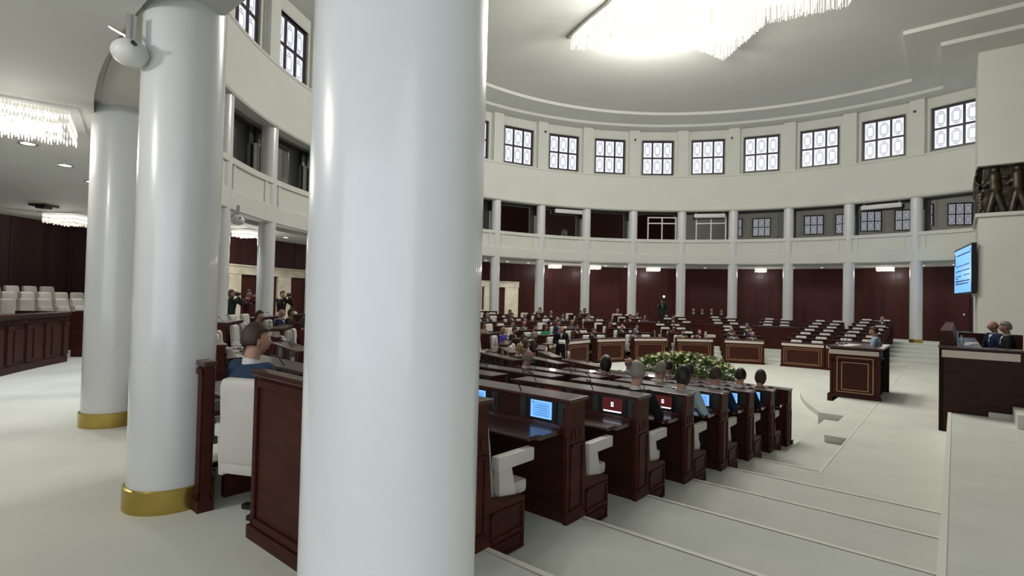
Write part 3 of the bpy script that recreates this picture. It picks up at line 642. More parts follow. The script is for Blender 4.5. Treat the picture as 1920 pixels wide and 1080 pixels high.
# ---------------------------------------------------------------- spectator tribune at the left
def tier(k, r0_, r1_, z, a0, a1):
    bm = NB(); arcband(bm, [(r0_, z - .17), (r0_, z), (r1_, z), (r1_, z - .17)], a0, a1, 2); struct('floor_tribune_step', bm, M_carpet)
for i in range(4): tier(i, 18.75 + 1.02 * i, 22.88, .17 * (i + 1), -150, -86)
def balustrade(a0, a1, label):
    root = empty('balustrade'); tag(root, label, 'balustrade', 'tribune balustrades')
    bm = NB(); arcband(bm, [(18.30, 0), (18.30, 1.0), (18.42, 1.0), (18.42, 0)], a0, a1, 1); obj('body', bm, M_dark, root)
    bm = NB(); arcband(bm, [(18.24, 1.08), (18.20, 1.11), (18.20, 1.15), (18.50, 1.15), (18.50, 1.05), (18.27, 1.04)], a0, a1 + .0, 1); arcband(bm, [(18.27, 0), (18.27, .14), (18.31, .16), (18.31, 0)], a0, a1, 1); obj('cornice', bm, M_dark, root)
    bm = NB(); n = int(abs(a1 - a0) / .22)
    for i in range(n): a = a0 + (a1 - a0) * (i + .25) / n; arcband(bm, [(18.25, .97), (18.25, 1.04), (18.31, 1.04), (18.31, .97)], a, a + .12, 1)
    o = obj('dentils', bm, M_dark, root)
    bm = NB(); a = a0 + .25; i = 0
    while a + .5 < a1:
        if i % 2: arcband(bm, [(18.265, .17), (18.265, .92), (18.31, .92), (18.31, .17)], a, a + .55, .5); arcband(bm, [(18.25, .84), (18.25, .93), (18.31, .93), (18.31, .84)], a - .04, a + .59, .5); a += .85
        else: arcband(bm, [(18.28, .22), (18.28, .86), (18.31, .86), (18.31, .22)], a, a + .95, .5); a += 1.25
        i += 1
    obj('pilasters', bm, M_dark, root)
    return root
balustrade(-148, -101.9, 'dark carved wooden balustrade at the left in front of white seats')
root = empty('balustrade'); tag(root, 'plain mahogany balustrade end beside the brass-based farthest left column', 'balustrade', 'tribune balustrades')
bm = NB(); arcband(bm, [(18.45, 0), (18.45, 1.12), (20.0, 1.12), (20.0, 0)], -98.9, -98.5, 1); arcband(bm, [(18.45, .0), (18.45, 1.12), (18.6, 1.12), (18.6, .0)], -98.7, -86, 1); obj('body', bm, M_maho, root)
bm = NB(); arcband(bm, [(18.40, 1.11), (18.40, 1.15), (18.66, 1.15), (18.66, 1.11)], -99, -86, 1); obj('top_rail', bm, M_top, root)
NUM = ['one', 'two', 'three', 'four', 'five', 'six', 'seven', 'eight', 'nine', 'ten', 'eleven', 'twelve', 'thirteen', 'fourteen', 'fifteen', 'sixteen', 'seventeen', 'eighteen', 'nineteen', 'twenty', 'twenty-one', 'twenty-two']
rown = ['front', 'second', 'third', 'back']
for i in range(4):
    r = 19.55 + 1.02 * i; m = int((148 - 87) / (math.degrees(.60 / r)))
    for j in range(m):
        a = -87.5 - j * math.degrees(.60 / r)
        if -102.6 + .6 * i < a < -98.9 + .2 * i and i < 1 or a < -117: continue
        c = copy_tree(chair0); p = POL(r, a); c.location = (*p, .17 * (i + 1) - (.0)); c.rotation_euler = (0, 0, -RD(a))
        tag(c, 'white spectator seat number %s from the stair gap, tribune %s row' % (NUM[j], rown[i]), 'armchair', 'tribune armchairs, %s row' % rown[i])
# ---------------------------------------------------------------- presidium
root = empty('presidium_desk', (*W(-4.3, 4.25), 0), 0); root.rotation_euler = (0, 0, atan2(NY, NX)); tag(root, 'massive dark mahogany presidium desk at the right edge with pale strip', 'desk')
# local X = +n, local Y = +s
Rm = root.rotation_euler
bm = NB(); box(bm, 0, .07, -.0, 9.4, -.6, .98); box(bm, 0, 1.62, 0, .06, -.6, .98); obj('front_panel', bm, M_dark, root)
bm = NB(); box(bm, -.02, 1.66, -.03, .30, .965, .992, bev=.006); box(bm, -.02, .62, .30, 9.4, .965, .992, bev=.006); obj('desk_top', bm, M_top, root)
bm = NB(); box(bm, .04, 1.12, -.016, .0, .79, .925); obj('marble_strip', bm, M_strip, root)['label'] = 'pale marble strip on the end'
bm = NB(); prism(bm, [(.00, .99), (.0, 1.275), (.19, 1.275), (.27, .99)], .5, 9.3, axis='x')
for v in bm.verts: v.co = Vector((v.co.y, v.co.x, v.co.z))
bmesh.ops.recalc_face_normals(bm, faces=bm.faces[:]); obj('raised_screen', bm, M_maho, root)
bm = NB(); box(bm, .30, 1.5, 4.9, 4.98, .2, 1.10); obj('divider_panel', bm, M_maho, root)
def dk(lx, ly, z): return Vector((*W(-4.3 + ly, 4.25 + lx), z))
bm = NB()
for i, (x, y, a) in enumerate(((.34, .9, .1), (.40, 1.3, -.2), (.5, 1.8, .15))):
    box(bm, -.10, .10, -.14, .14, 0, .006 + .002 * i, M=Matrix.Translation(dk(x, y, .992)) @ Matrix.Rotation(a + atan2(NY, NX), 4, 'Z'))
tag(obj('papers', bm, M_paper), 'white papers lying on the presidium desk top', 'papers')
bm = NB(); box(bm, -.10, .10, -.16, .16, 0, .012, M=Matrix.Translation(dk(.36, 2.4, .992)) @ Matrix.Rotation(atan2(NY, NX), 4, 'Z')); tag(obj('folder', bm, mat('teal_folder', (.03, .35, .42), .5)), 'teal folder lying on the presidium desk', 'folder')
bm = NB(); lathe(bm, [(.03, 0), (.032, .10), (.03, .13), (.014, .16), (.014, .2)], 16); o = obj('water_bottle', bm, mat('bottle_plastic', (.5, .55, .6), .1), smooth=True); o.location = dk(.33, .62, .992); tag(o, 'small clear water bottle on the presidium desk corner', 'bottle')
def highback(loc, rz, label):
    root = empty('highback_chair', loc, rz)
    tag(root, label, 'chair', 'dark high-back presidium chairs')
    bm = NB(); box(bm, -.27, .27, -.48, .0, .38, .48, bev=.03); obj('seat', bm, M_black, root, True)
    bm = NB(); prism(bm, [(-.03, .44), (.07, .44), (.16, 1.32), (.10, 1.36), (.05, 1.32)], -.27, .27); bmesh.ops.bevel(bm, geom=bm.edges[:], offset=.02, segments=2, affect='EDGES'); obj('backrest', bm, mat('maroon_leather', (.035, .012, .012), .35), root, True)
    for sx in (-1, 1):
        bm = NB(); box(bm, sx * .30 - .035, sx * .30 + .035, -.40, .03, .62, .68, bev=.012); box(bm, sx * .30 - .02, sx * .30 + .02, -.2, -.1, .4, .64); obj('armrest', bm, M_black, root)
    bm = NB(); tube(bm, (0, -.24, 0), (0, -.24, .4), .04); box(bm, -.25, .25, -.27, -.21, 0, .05); box(bm, -.03, .03, -.5, .02, 0, .05); obj('pedestal', bm, M_black, root)
RZN = rz_out((NX, NY))
highback((*W(-.15, 5.75), 0), RZN, 'dark high-back chair under the farther man at the presidium')
highback((*W(-1.05, 5.75), 0), RZN, 'dark high-back chair under the nearer man at the presidium')
highback((*W(-2.5, 5.95), 0), RZN, 'dark high-back chair at the right image edge, empty')
# wall screen
root = empty('wall_screen', (*W(12.35, 4.765), 3.335)); tv = Vector((*W(14.2, 4.5), 0)) - Vector((*W(10.5, 5.03), 0)); root.rotation_euler = (0, 0, atan2(tv.y, tv.x)); tag(root, 'large wall screen with blue page hung beside the white pier', 'screen')
sd = 1 if True else -1
bm = NB(); box(bm, -1.87, 1.87, -.10, .06, -1.01, 1.01, bev=.01); obj('housing', bm, M_black, root)
bm = NB(); bm.faces.new([bm.verts.new(v) for v in ((-1.78, .062, -.93), (1.78, .062, -.93), (1.78, .062, .93), (-1.78, .062, .93))][::-1]); obj('display', bm, mat('screen_page', (.02, .03, .05), .3, emit=(.17, .45, .95), estr=1.25), root)
bm = NB()
def tline(x0, x1, z, h=.035):
    x = x0; rr_ = random.Random(int(x0 * 100 + z * 77))
    while x < x1:
        w = rr_.uniform(.07, .2); box(bm, x, min(x + w, x1), .063, .066, z, z + h * rr_.uniform(.7, 1.15)); x += w + .035
for x0, x1, z, h in ((-1.55, 1.2, .66, .06), (-1.4, 1.45, .20, .045), (-1.5, 1.5, -.02, .045), (-1.5, -.2, -.22, .045), (.2, 1.5, -.24, .045), (.9, 1.45, -.34, .045), (-1.5, 1.5, -.47, .06), (-1.2, 1.5, -.58, .06)): tline(x0, x1, z, h)
box(bm, 1.55, 1.72, .063, .066, .25, .78); box(bm, -1.70, -1.62, .063, .066, .72, .80)
obj('page_text', bm, M_ink, root)
bm = NB(); box(bm, -1.2, -1.1, -.40, -.08, -1.12, -.9); box(bm, -.2, .2, -.35, -.08, -.2, .2); obj('wall_bracket', bm, M_plwhite, root)
# ---------------------------------------------------------------- lectern
root = empty('lectern', (*W(-1.5, 2.02), -.6), atan2(NY, NX)); tag(root, 'tall mahogany lectern with gold inlay and pale strip on the low platform', 'lectern')
# local X=+n, Y=+s ; near end face at y=0
bm = NB(); box(bm, .05, 1.06, .0, .07, 0, 1.26); box(bm, .0, .07, .0, 2.0, -.24, 1.26); box(bm, .05, .9, 1.93, 2.0, 0, 1.26); box(bm, .0, 1.0, .0, 2.0, .9, .94); obj('body', bm, M_maho, root)
bm = NB(); box(bm, -.03, 1.09, -.03, .09, 0, .09, bev=.012); box(bm, -.05, .07, -.04, 2.03, -.24, .07, bev=.012); obj('plinth', bm, M_maho, root)
bm = NB(); box(bm, -.05, 1.12, -.06, 2.06, 1.24, 1.285, bev=.01); obj('top', bm, M_top, root)
bm = NB(); box(bm, .0, 1.04, -.022, .0, 1.09, 1.20); box(bm, -.022, .0, .0, 2.0, 1.09, 1.20); obj('marble_strip', bm, M_strip, root)['label'] = 'pale marble strip below the top'
bm = NB()
for m, zt, zb, w in ((.17, 1.02, .14, .018), (.27, .90, .20, .018)):
    for a, b, c, d in ((m - .02, 1.06 - m + .04, zb, zb + w), (m - .02, 1.06 - m + .04, zt - w, zt), (m - .02, m - .02 + w, zb, zt), (1.06 - m + .04 - w, 1.06 - m + .04, zb, zt)): box(bm, a, b, -.010, .002, c, d)
obj('gold_inlay', bm, M_inlay, root)['label'] = 'double gold inlay frame'
bm = NB(); box(bm, .9, 1.10, 1.86, 1.93, .0, 1.24); obj('inner_panel', bm, M_dark, root)
def lk(lx, ly, z): return Vector((*W(-1.5 + ly, 2.02 + lx), -.6 + z))
bm = NB()
for i in range(3): box(bm, -.11, .11, -.15, .15, 0, .008, M=Matrix.Translation(lk(.30 + .05 * i, .35 + .32 * i, 1.286)) @ Matrix.Rotation(.3 * i, 4, 'Z'))
tag(obj('papers', bm, M_paper), 'white papers spread on top of the lectern', 'papers')
for i, (x, y) in enumerate(((.18, .6), (.22, .95))):
    root = empty('microphone', lk(x, y, 1.286)); tag(root, ['gooseneck microphone on the lectern, nearer one', 'gooseneck microphone on the lectern, farther one'][i], 'microphone', 'lectern microphones')
    bm = NB(); lathe(bm, [(.045, 0), (.045, .02), (.01, .03)], 16); obj('base', bm, M_black, root)
    bm = NB(); tube(bm, (0, 0, .02), (.05, .0, .26), .007, seg=8); tube(bm, (.05, 0, .26), (.13, 0, .33), .007, seg=8); obj('gooseneck', bm, M_black, root)
    bm = NB(); tube(bm, (.13, 0, .33), (.17, 0, .345), .016, seg=10); obj('capsule', bm, M_metal, root)
# standing microphone post in the far aisle
p = W(7.0, -4.0); root = empty('microphone_post', (*p, -.84), rz_out((cos(RD(-30)) * SX + sin(RD(-30)) * NX, cos(RD(-30)) * SY + sin(RD(-30)) * NY))); tag(root, 'slim mahogany microphone post with pale strip in the far aisle', 'microphone post')
bm = NB(); box(bm, -.20, .20, -.20, .20, 0, .12, bev=.01); obj('foot', bm, M_maho, root)
bm = NB(); box(bm, -.13, .13, -.12, .12, .1, 1.0); box(bm, -.05, .05, -.14, -.12, .3, .9); obj('post', bm, M_maho, root)
bm = NB(); box(bm, -.19, .19, -.15, .15, 1.0, 1.12, bev=.008); obj('top_cap', bm, M_strip, root)
# ---------------------------------------------------------------- flower bed
FC = W(.35, -2.6); rr = random.Random(21)
root = empty('flower_arrangement', (*FC, -.84)); tag(root, 'wide mound of green foliage and pale lilies on the hall floor', 'flowers')
bm = NB(); lathe(bm, [(1.62, 0), (1.66, .08), (1.5, .12), (.1, .14)], 48); obj('planter', bm, M_dark, root)
def mound(r): return .12 + .62 * max(0, 1 - (r / 1.72) ** 2) ** .55
G = [mat('leaf_green', (.035, .11, .018), .5), mat('leaf_yellow_green', (.13, .20, .035), .5), mat('leaf_dark', (.012, .045, .012), .5)]
bm = NB()
for i in range(4200):
    a = rr.uniform(0, 2 * pi); r = 1.68 * sqrt(rr.random()); z = mound(r) * rr.uniform(.55, 1.0); L = rr.uniform(.10, .26); w = rr.uniform(.012, .03)
    x, y = r * cos(a), r * sin(a); ta = a + rr.uniform(-1.2, 1.2); lean = rr.uniform(.2, 1.1)
    d = Vector((cos(ta) * sin(lean), sin(ta) * sin(lean), cos(lean))); sd_ = Vector((-sin(ta), cos(ta), 0)) * w; p0 = Vector((x, y, z)); p1 = p0 + d * L * .55; p2 = p0 + d * L - Vector((0, 0, L * .25 * lean))
    v = [bm.verts.new(q) for q in (p0, p1 - sd_, p2, p1 + sd_)]; f_ = bm.faces.new(v); f_.material_index = rr.choice((0, 0, 1, 1, 2))
tag(obj('foliage', bm, G, root), kind='stuff')
bm = NB()
for i in range(330):
    a = rr.uniform(0, 2 * pi); r = 1.62 * sqrt(rr.random()); z = mound(r) + rr.uniform(.02, .12); c = Vector((r * cos(a), r * sin(a), z)); mi = rr.choice((0, 0, 1)); rot = rr.uniform(0, 1)
    tilt = Matrix.Rotation(rr.uniform(-.7, .7), 3, 'X') @ Matrix.Rotation(rr.uniform(-.7, .7), 3, 'Y'); R_ = rr.uniform(.045, .075)
    for q in range(6):
        t = rot + q * pi / 3; u = Vector((cos(t), sin(t), .45)); s2 = Vector((-sin(t), cos(t), 0)) * .32
        v = [bm.verts.new(c + tilt @ w_ * R_) for w_ in (Vector((0, 0, 0)), u * .55 - s2, u * 1.05 + Vector((0, 0, .1)), u * .55 + s2)]
        f_ = bm.faces.new(v); f_.material_index = mi
tag(obj('blossoms', bm, [mat('lily_white', (.62, .60, .42), .6), mat('lily_cream', (.50, .44, .14), .6)], root), kind='stuff')
#@@PART3
# ---------------------------------------------------------------- people
def remesh(bm, vox, smooth=2):
    me = bpy.data.meshes.new('t'); bm.to_mesh(me); bm.free(); ob = bpy.data.objects.new('t', me); sc.collection.objects.link(ob)
    m = ob.modifiers.new('r', 'REMESH'); m.mode = 'VOXEL'; m.voxel_size = vox
    if smooth: s2 = ob.modifiers.new('s', 'SMOOTH'); s2.iterations = smooth; s2.factor = .5
    bpy.context.view_layer.update()
    dg = bpy.context.evaluated_depsgraph_get(); out = bpy.data.meshes.new_from_object(ob.evaluated_get(dg))
    bpy.data.objects.remove(ob); bpy.data.meshes.remove(me)
    for p in out.polygons: p.use_smooth = True
    return out
def limb(bm, pts, rs, seg=14):
    for (a, b, ra, rb) in zip(pts, pts[1:], rs, rs[1:]): tube(bm, a, b, ra, rb, seg)
    for p, r in zip(pts, rs): ball(bm, p, r * 1.0, 14, 10)
def loft(bm, rings_, seg=22):                                      # rings: (centre, rx, ry)
    R_ = [[bm.verts.new(Vector(c) + Vector((rx * cos(2 * pi * i / seg), ry * sin(2 * pi * i / seg), 0))) for i in range(seg)] for c, rx, ry in rings_]
    fs = []
    for A, B in zip(R_, R_[1:]): fs += [bm.faces.new((A[i], A[(i + 1) % seg], B[(i + 1) % seg], B[i])) for i in range(seg)]
    fs += [bm.faces.new(R_[0][::-1]), bm.faces.new(R_[-1])]; bmesh.ops.recalc_face_normals(bm, faces=fs)
def head_shape(v, infl=1.0):                                       # unit sphere -> head, face towards -Y
    x, y, z = v; X, Y, Z = x * .074, y * .094, z * .116
    if z < 0: t = (-z) ** 1.4; X *= 1 - .30 * t; Y *= 1 - .16 * t; Y -= .012 * t
    if y < 0: X *= 1 - .06 * y * y
    if y > .2 and z < -.2: Y *= 1 - .22 * (-z)
    if y < 0 and infl == 1.0:
        Y -= .026 * math.exp(-((X / .012) ** 2 + ((Z + .020) / .020) ** 2)) + .012 * math.exp(-((X / .009) ** 2 + ((Z - .002) / .02) ** 2))
        Y -= .006 * math.exp(-((Z - .030) / .010) ** 2) * (abs(X) < .05) + .005 * math.exp(-((X / .022) ** 2 + ((Z + .060) / .008) ** 2)) + .008 * math.exp(-((X / .02) ** 2 + ((Z + .100) / .014) ** 2))
        Y += .009 * (math.exp(-(((abs(X) - .030) / .013) ** 2 + ((Z - .012) / .010) ** 2)))
    return Vector((X, Y, Z)) * infl
def add_head(bm, c, rot):
    res = bmesh.ops.create_uvsphere(bm, u_segments=44, v_segments=32, radius=1)
    for v in res['verts']: v.co = Vector(c) + rot @ head_shape(v.co)
    for sx in (-1, 1): ball(bm, Vector(c) + rot @ Vector((sx * .075, .008, -.012)), (.012, .020, .032), 12, 8, M=rot.to_4x4())
def hand(bm, w, d, side, curl=.35, pn=Vector((0, 0, -1))):
    d = d.normalized(); pn = (pn - d * pn.dot(d)).normalized(); s_ = d.cross(pn).normalized() * side
    for t, hw in ((.02, .030), (.05, .038), (.08, .038)):
        for q in (-1, -.33, .33, 1): ball(bm, w + d * t + s_ * hw * q * .75, (.013, .013, .013), 8, 6)
    limb(bm, [w - d * .02, w + d * .04, w + d * .085], [.026, .030, .022], 10)
    for i, (o, L) in enumerate(((-.030, .072), (-.010, .080), (.011, .076), (.031, .060))):
        a = w + d * .088 + s_ * o; dd = d.copy(); P = [a]
        for j, fl_ in enumerate((.42, .32, .26)):
            dd = (dd + pn * curl * (.5 + .5 * j) + s_ * o * .8).normalized(); P.append(P[-1] + dd * L * fl_)
        limb(bm, P, [.0098, .009, .0085, .0075], 8)
    a = w + d * .025 - s_ * .030; b = a + (d * .5 - s_ * .8 + pn * .3).normalized() * .036; c = b + (d * .95 - s_ * .15 + pn * .35).normalized() * .03
    limb(bm, [a, b, c], [.012, .011, .009], 8)
V = Vector
POSES = {}
def mkpose(name, hip, chest, neck, headc, hrot, sh, el, wr, hd, kn, an, toe, stand=False):
    POSES[name] = dict(hip=V(hip), chest=V(chest), neck=V(neck), head=V(headc), rot=Matrix.Rotation(hrot[0], 3, 'X') @ Matrix.Rotation(hrot[1], 3, 'Z'), sh=sh, el=el, wr=wr, hd=hd, kn=kn, an=an, toe=toe, stand=stand)
mx = lambda p: V((-p[0], p[1], p[2]))
def sym(p): return (V((-p[0], p[1], p[2])), V(p))
mkpose('typing', (0, -.02, .50), (0, -.13, .86), (0, -.17, 1.08), (0, -.215, 1.235), (.16, .12), sym((.185, -.14, 1.02)), sym((.27, -.22, .80)), sym((.13, -.46, .825)), sym((-.25, -1, -.05)), sym((.13, -.44, .50)), sym((.12, -.40, .09)), sym((.12, -.56, .03)))
mkpose('resting', (0, -.04, .50), (0, -.04, .86), (0, -.06, 1.09), (0, -.09, 1.245), (.06, -.25), sym((.19, -.06, 1.03)), sym((.28, -.10, .77)), sym((.12, -.34, .70)), sym((-.5, -1, .0)), sym((.14, -.46, .50)), sym((.13, -.43, .09)), sym((.13, -.60, .03)))
mkpose('camera', (0, 0, .94), (0, -.02, 1.28), (0, -.03, 1.50), (0, -.06, 1.655), (.02, 0), sym((.19, -.02, 1.44)), sym((.26, -.24, 1.30)), sym((.075, -.30, 1.56)), sym((-.2, -.5, .6)), sym((.10, -.02, .50)), sym((.11, .03, .09)), sym((.14, -.14, .03)), True)
mkpose('reading', (0, 0, .90), (0, -.04, 1.22), (0, -.09, 1.42), (0, -.15, 1.565), (.34, 0), sym((.19, -.06, 1.36)), sym((.25, -.10, 1.10)), sym((.10, -.33, 1.12)), sym((-.4, -1, .2)), sym((.10, -.03, .48)), sym((.10, .03, .09)), sym((.13, -.14, .03)), True)
mkpose('speaking', (0, 0, .94), (0, -.04, 1.28), (0, -.07, 1.50), (0, -.10, 1.65), (.10, 0), sym((.19, -.05, 1.44)), sym((.27, -.12, 1.18)), sym((.20, -.38, 1.24)), sym((-.2, -1, .0)), sym((.10, -.02, .50)), sym((.11, .03, .09)), sym((.14, -.14, .03)), True)
M_skin = mat('skin', (.42, .235, .165), .55); M_skin2 = mat('skin_rosy', (.40, .19, .145), .55)
M_eye = mat('eye_white', (.55, .53, .5), .3); M_pupil = mat('eye_dark', (.01, .008, .006), .2); M_lip = mat('lips', (.30, .10, .085), .5)
def cloth(n, c, r=.85): return mat(n, c, r, spec=.2)
CL_ = dict(navy=cloth('navy_suit', (.010, .020, .055)), blue=cloth('blue_suit', (.028, .050, .095)), black=cloth('black_suit', (.009, .009, .011)), charcoal=cloth('charcoal_suit', (.030, .028, .030)), grey=cloth('grey_suit', (.10, .095, .095)), brown=cloth('brown_jacket', (.055, .030, .020)),
           maroon=cloth('maroon_jacket', (.06, .012, .018)), white=cloth('white_blouse', (.66, .60, .52)), lightblue=cloth('light_blue_shirt', (.26, .38, .47)), green=cloth('green_jacket', (.008, .22, .09)), purple=cloth('purple_blouse', (.06, .045, .24)), darkgreen=cloth('dark_green_shirt', (.016, .035, .026)), paleblue=cloth('pale_dress', (.33, .44, .47)), tan=cloth('tan_jacket', (.24, .17, .11)), dark=cloth('dark_trousers', (.010, .010, .012)))
HC = dict(brown=mat('hair_brown', (.035, .018, .010), .6), dark=mat('hair_dark', (.008, .006, .005), .5), grey=mat('hair_grey', (.22, .20, .18), .7), blond=mat('hair_blond', (.30, .20, .09), .6), white=mat('hair_white', (.42, .40, .37), .7))
TPL = {}
def hairmesh(style):
    bm = NB(); res = bmesh.ops.create_uvsphere(bm, u_segments=32, v_segments=24, radius=1); dele = []
    for v in res['verts']:
        x, y, z = v.co
        if style == 'short': ok = (z > .42 if y < -.35 else z > .1 + (-y) * .9 if y < .05 else z > -.30 - .1 * y)
        elif style == 'bald': ok = (y > -.05 and -.45 < z < .28)
        elif style == 'bob': ok = (z > .40 if y < -.45 else z > -.95 if y > -.15 else z > -.2 + (-y - .15) * 1.6)
        if not ok: dele.append(v)
        k = {'short': 1.075, 'bald': 1.035, 'bob': 1.12}[style]; h = head_shape(v.co, 1.0001) * k
        if style == 'bob' and z < 0: h = V((x * .088, y * .104 if y > 0 else y * .08, z * .138))
        if style == 'short' and z > .3: h.z += .008
        v.co = h
    bmesh.ops.delete(bm, geom=dele, context='VERTS')
    r_ = bmesh.ops.solidify(bm, geom=bm.faces[:], thickness=-.012)
    me = bpy.data.meshes.new('hair'); bm.to_mesh(me); bm.free()
    for p in me.polygons: p.use_smooth = True
    return me
HAIR = {s_: hairmesh(s_) for s_ in ('short', 'bald', 'bob')}
for me in HAIR.values(): me.materials.append(HC['brown'])
def template(name):
    P = POSES[name]; T = {}
    bm = NB(); add_head(bm, P['head'], P['rot']); limb(bm, [P['neck'] - V((0, -.01, .06)), P['neck'] + V((0, .0, .03)), P['head'] + V((0, .015, -.06))], [.062, .055, .056])
    def torso(bm, e):
        h, c, n_ = P['hip'], P['chest'], P['neck']
        loft(bm, [(h - V((0, 0, .10)), .13 + e, .10 + e), (h + V((0, 0, .02)), .165 + e, .115 + e), (h.lerp(c, .5), .150 + e, .105 + e), (c, .178 + e, .122 + e), (c.lerp(n_, .55), .182 + e, .110 + e), (n_ - V((0, 0, .05)), .125 + e, .078 + e), (n_ - V((0, 0, .01)), .062 + e, .058 + e)])
    torso(bm, -.012)
    for i in (0, 1):
        limb(bm, [P['sh'][i], P['el'][i], P['wr'][i]], [.050, .038, .026]); hand(bm, P['wr'][i], P['hd'][i], -1 if i == 0 else 1)
        hx = P['hip'] + V((-.09 if i == 0 else .09, 0, -.02)); limb(bm, [hx, P['kn'][i], P['an'][i]], [.075, .052, .038]); limb(bm, [P['an'][i], P['toe'][i]], [.036, .03])
    T['body'] = remesh(bm, .0075, 2); T['body'].materials.append(M_skin)
    bm = NB(); torso(bm, .010)
    for i in (0, 1):
        wv = (P['el'][i] - P['wr'][i]).normalized() * .03
        limb(bm, [P['sh'][i] - V((0, 0, .0)), P['el'][i], P['wr'][i] + wv], [.070, .056, .042])
    T['jacket'] = remesh(bm, .012, 3); T['jacket'].materials.append(CL_['black'])
    bm = NB()
    loft(bm, [(P['hip'] - V((0, 0, .12)), .165, .12), (P['hip'] + V((0, 0, .07)), .168, .122)])
    for i in (0, 1):
        hx = P['hip'] + V((-.09 if i == 0 else .09, 0, -.03)); limb(bm, [hx, P['kn'][i], P['an'][i]], [.092, .072, .058])
    T['trousers'] = remesh(bm, .014, 3); T['trousers'].materials.append(CL_['dark'])
    bm = NB()
    for i in (0, 1):
        a, t = P['an'][i], P['toe'][i]; limb(bm, [V((a.x, a.y + .03, .045)), V((t.x, t.y, .045)), V((t.x, t.y - .05, .035))], [.043, .044, .035])
    T['shoes'] = remesh(bm, .012, 2); T['shoes'].materials.append(M_black)
    bm = NB(); n_ = P['neck']
    A = [V((.066 * cos(2 * pi * i / 20), .064 * sin(2 * pi * i / 20), 0)) for i in range(20)]
    a = [bm.verts.new(n_ + q * 1.08 + V((0, -.0, -.035 - .02 * (q.y < 0)))) for q in A]; b = [bm.verts.new(n_ + q * .98 + V((0, 0, .018 + q.y * .25))) for q in A]
    for i in range(20): bm.faces.new((a[i], a[(i + 1) % 20], b[(i + 1) % 20], b[i]))
    c = P['chest']; cv = n_ - V((0, .066, .02)); front = V((0, c.y - .145, c.z + .01))
    vv = [bm.verts.new(q) for q in (V((-.05, cv.y - .012, n_.z - .03)), V((.05, cv.y - .012, n_.z - .03)), V((0.0, front.y, front.z)))]
    vm = bm.verts.new(V((0, cv.y - .045, (n_.z + front.z) / 2 + .02)))
    bm.faces.new((vv[0], vm, vv[1])); bm.faces.new((vv[0], vv[2], vm)); bm.faces.new((vm, vv[2], vv[1]))
    me = bpy.data.meshes.new('shirt'); bm.to_mesh(me); bm.free(); me.materials.append(mat('white_shirt', (.62, .60, .58), .7)); T['shirt_collar'] = me
    bm = NB()
    for sx in (-1, 1): ball(bm, P['head'] + P['rot'] @ V((sx * .030, -.078, .012)), .0125, 10, 8); ball(bm, P['head'] + P['rot'] @ V((sx * .030, -.0865, .012)), .0062, 8, 6, mi=1)
    me = bpy.data.meshes.new('eyes'); bm.to_mesh(me); bm.free(); me.materials.append(M_eye); me.materials.append(M_pupil); T['eyes'] = me
    bm = NB(); ball(bm, P['head'] + P['rot'] @ V((0, -.0895, -.060)), (.023, .007, .0065), 12, 6, M=P['rot'].to_4x4()); me = bpy.data.meshes.new('mouth'); bm.to_mesh(me); bm.free(); me.materials.append(M_lip); T['mouth'] = me
    return T
def person(pose, loc, rz, hair, hc, jacket, label, group=None, trousers='dark', skin=0, scale=1.0, cat='person'):
    if pose not in TPL: TPL[pose] = template(pose)
    T = TPL[pose]; P = POSES[pose]
    def mk(nm, me, parent, m=None):
        o = bpy.data.objects.new(nm, me); sc.collection.objects.link(o)
        if parent: o.parent = parent
        if m: o.material_slots[0].link = 'OBJECT'; o.material_slots[0].material = m
        return o
    root = mk('person', T['body'], None, M_skin2 if skin else M_skin); root.location = loc; root.rotation_euler = (0, 0, rz); root.scale = (scale,) * 3
    tag(root, label, cat, group)
    mk('jacket', T['jacket'], root, CL_[jacket]); mk('trousers', T['trousers'], root, CL_[trousers]); mk('shoes', T['shoes'], root)
    if hair != 'bob': mk('shirt_collar', T['shirt_collar'], root)
    mk('eyes', T['eyes'], root); mk('mouth', T['mouth'], root)
    h = mk('hair', HAIR[hair], root, HC[hc]); h.location = P['head']; h.rotation_euler = P['rot'].to_euler()
    return root
def sit(b, k, j, pose, hair, hc, jacket, label, dx=0, dr=0, skin=0, turn=0, scale=1.0, **kw):
    (x, y), rz = seat_xy(b, k, j, (.80 if k else .62) + dr)
    if b[0] == 'I' and k == 4: (x, y), rz = seat_xy(b, k, j, .70 + dr)
    person(pose, (x + cos(rz) * dx, y + sin(rz) * dx, -.12 * k), rz + turn, hair, hc, jacket, label, 'seated people in the hall', skin=skin, scale=scale, **kw)
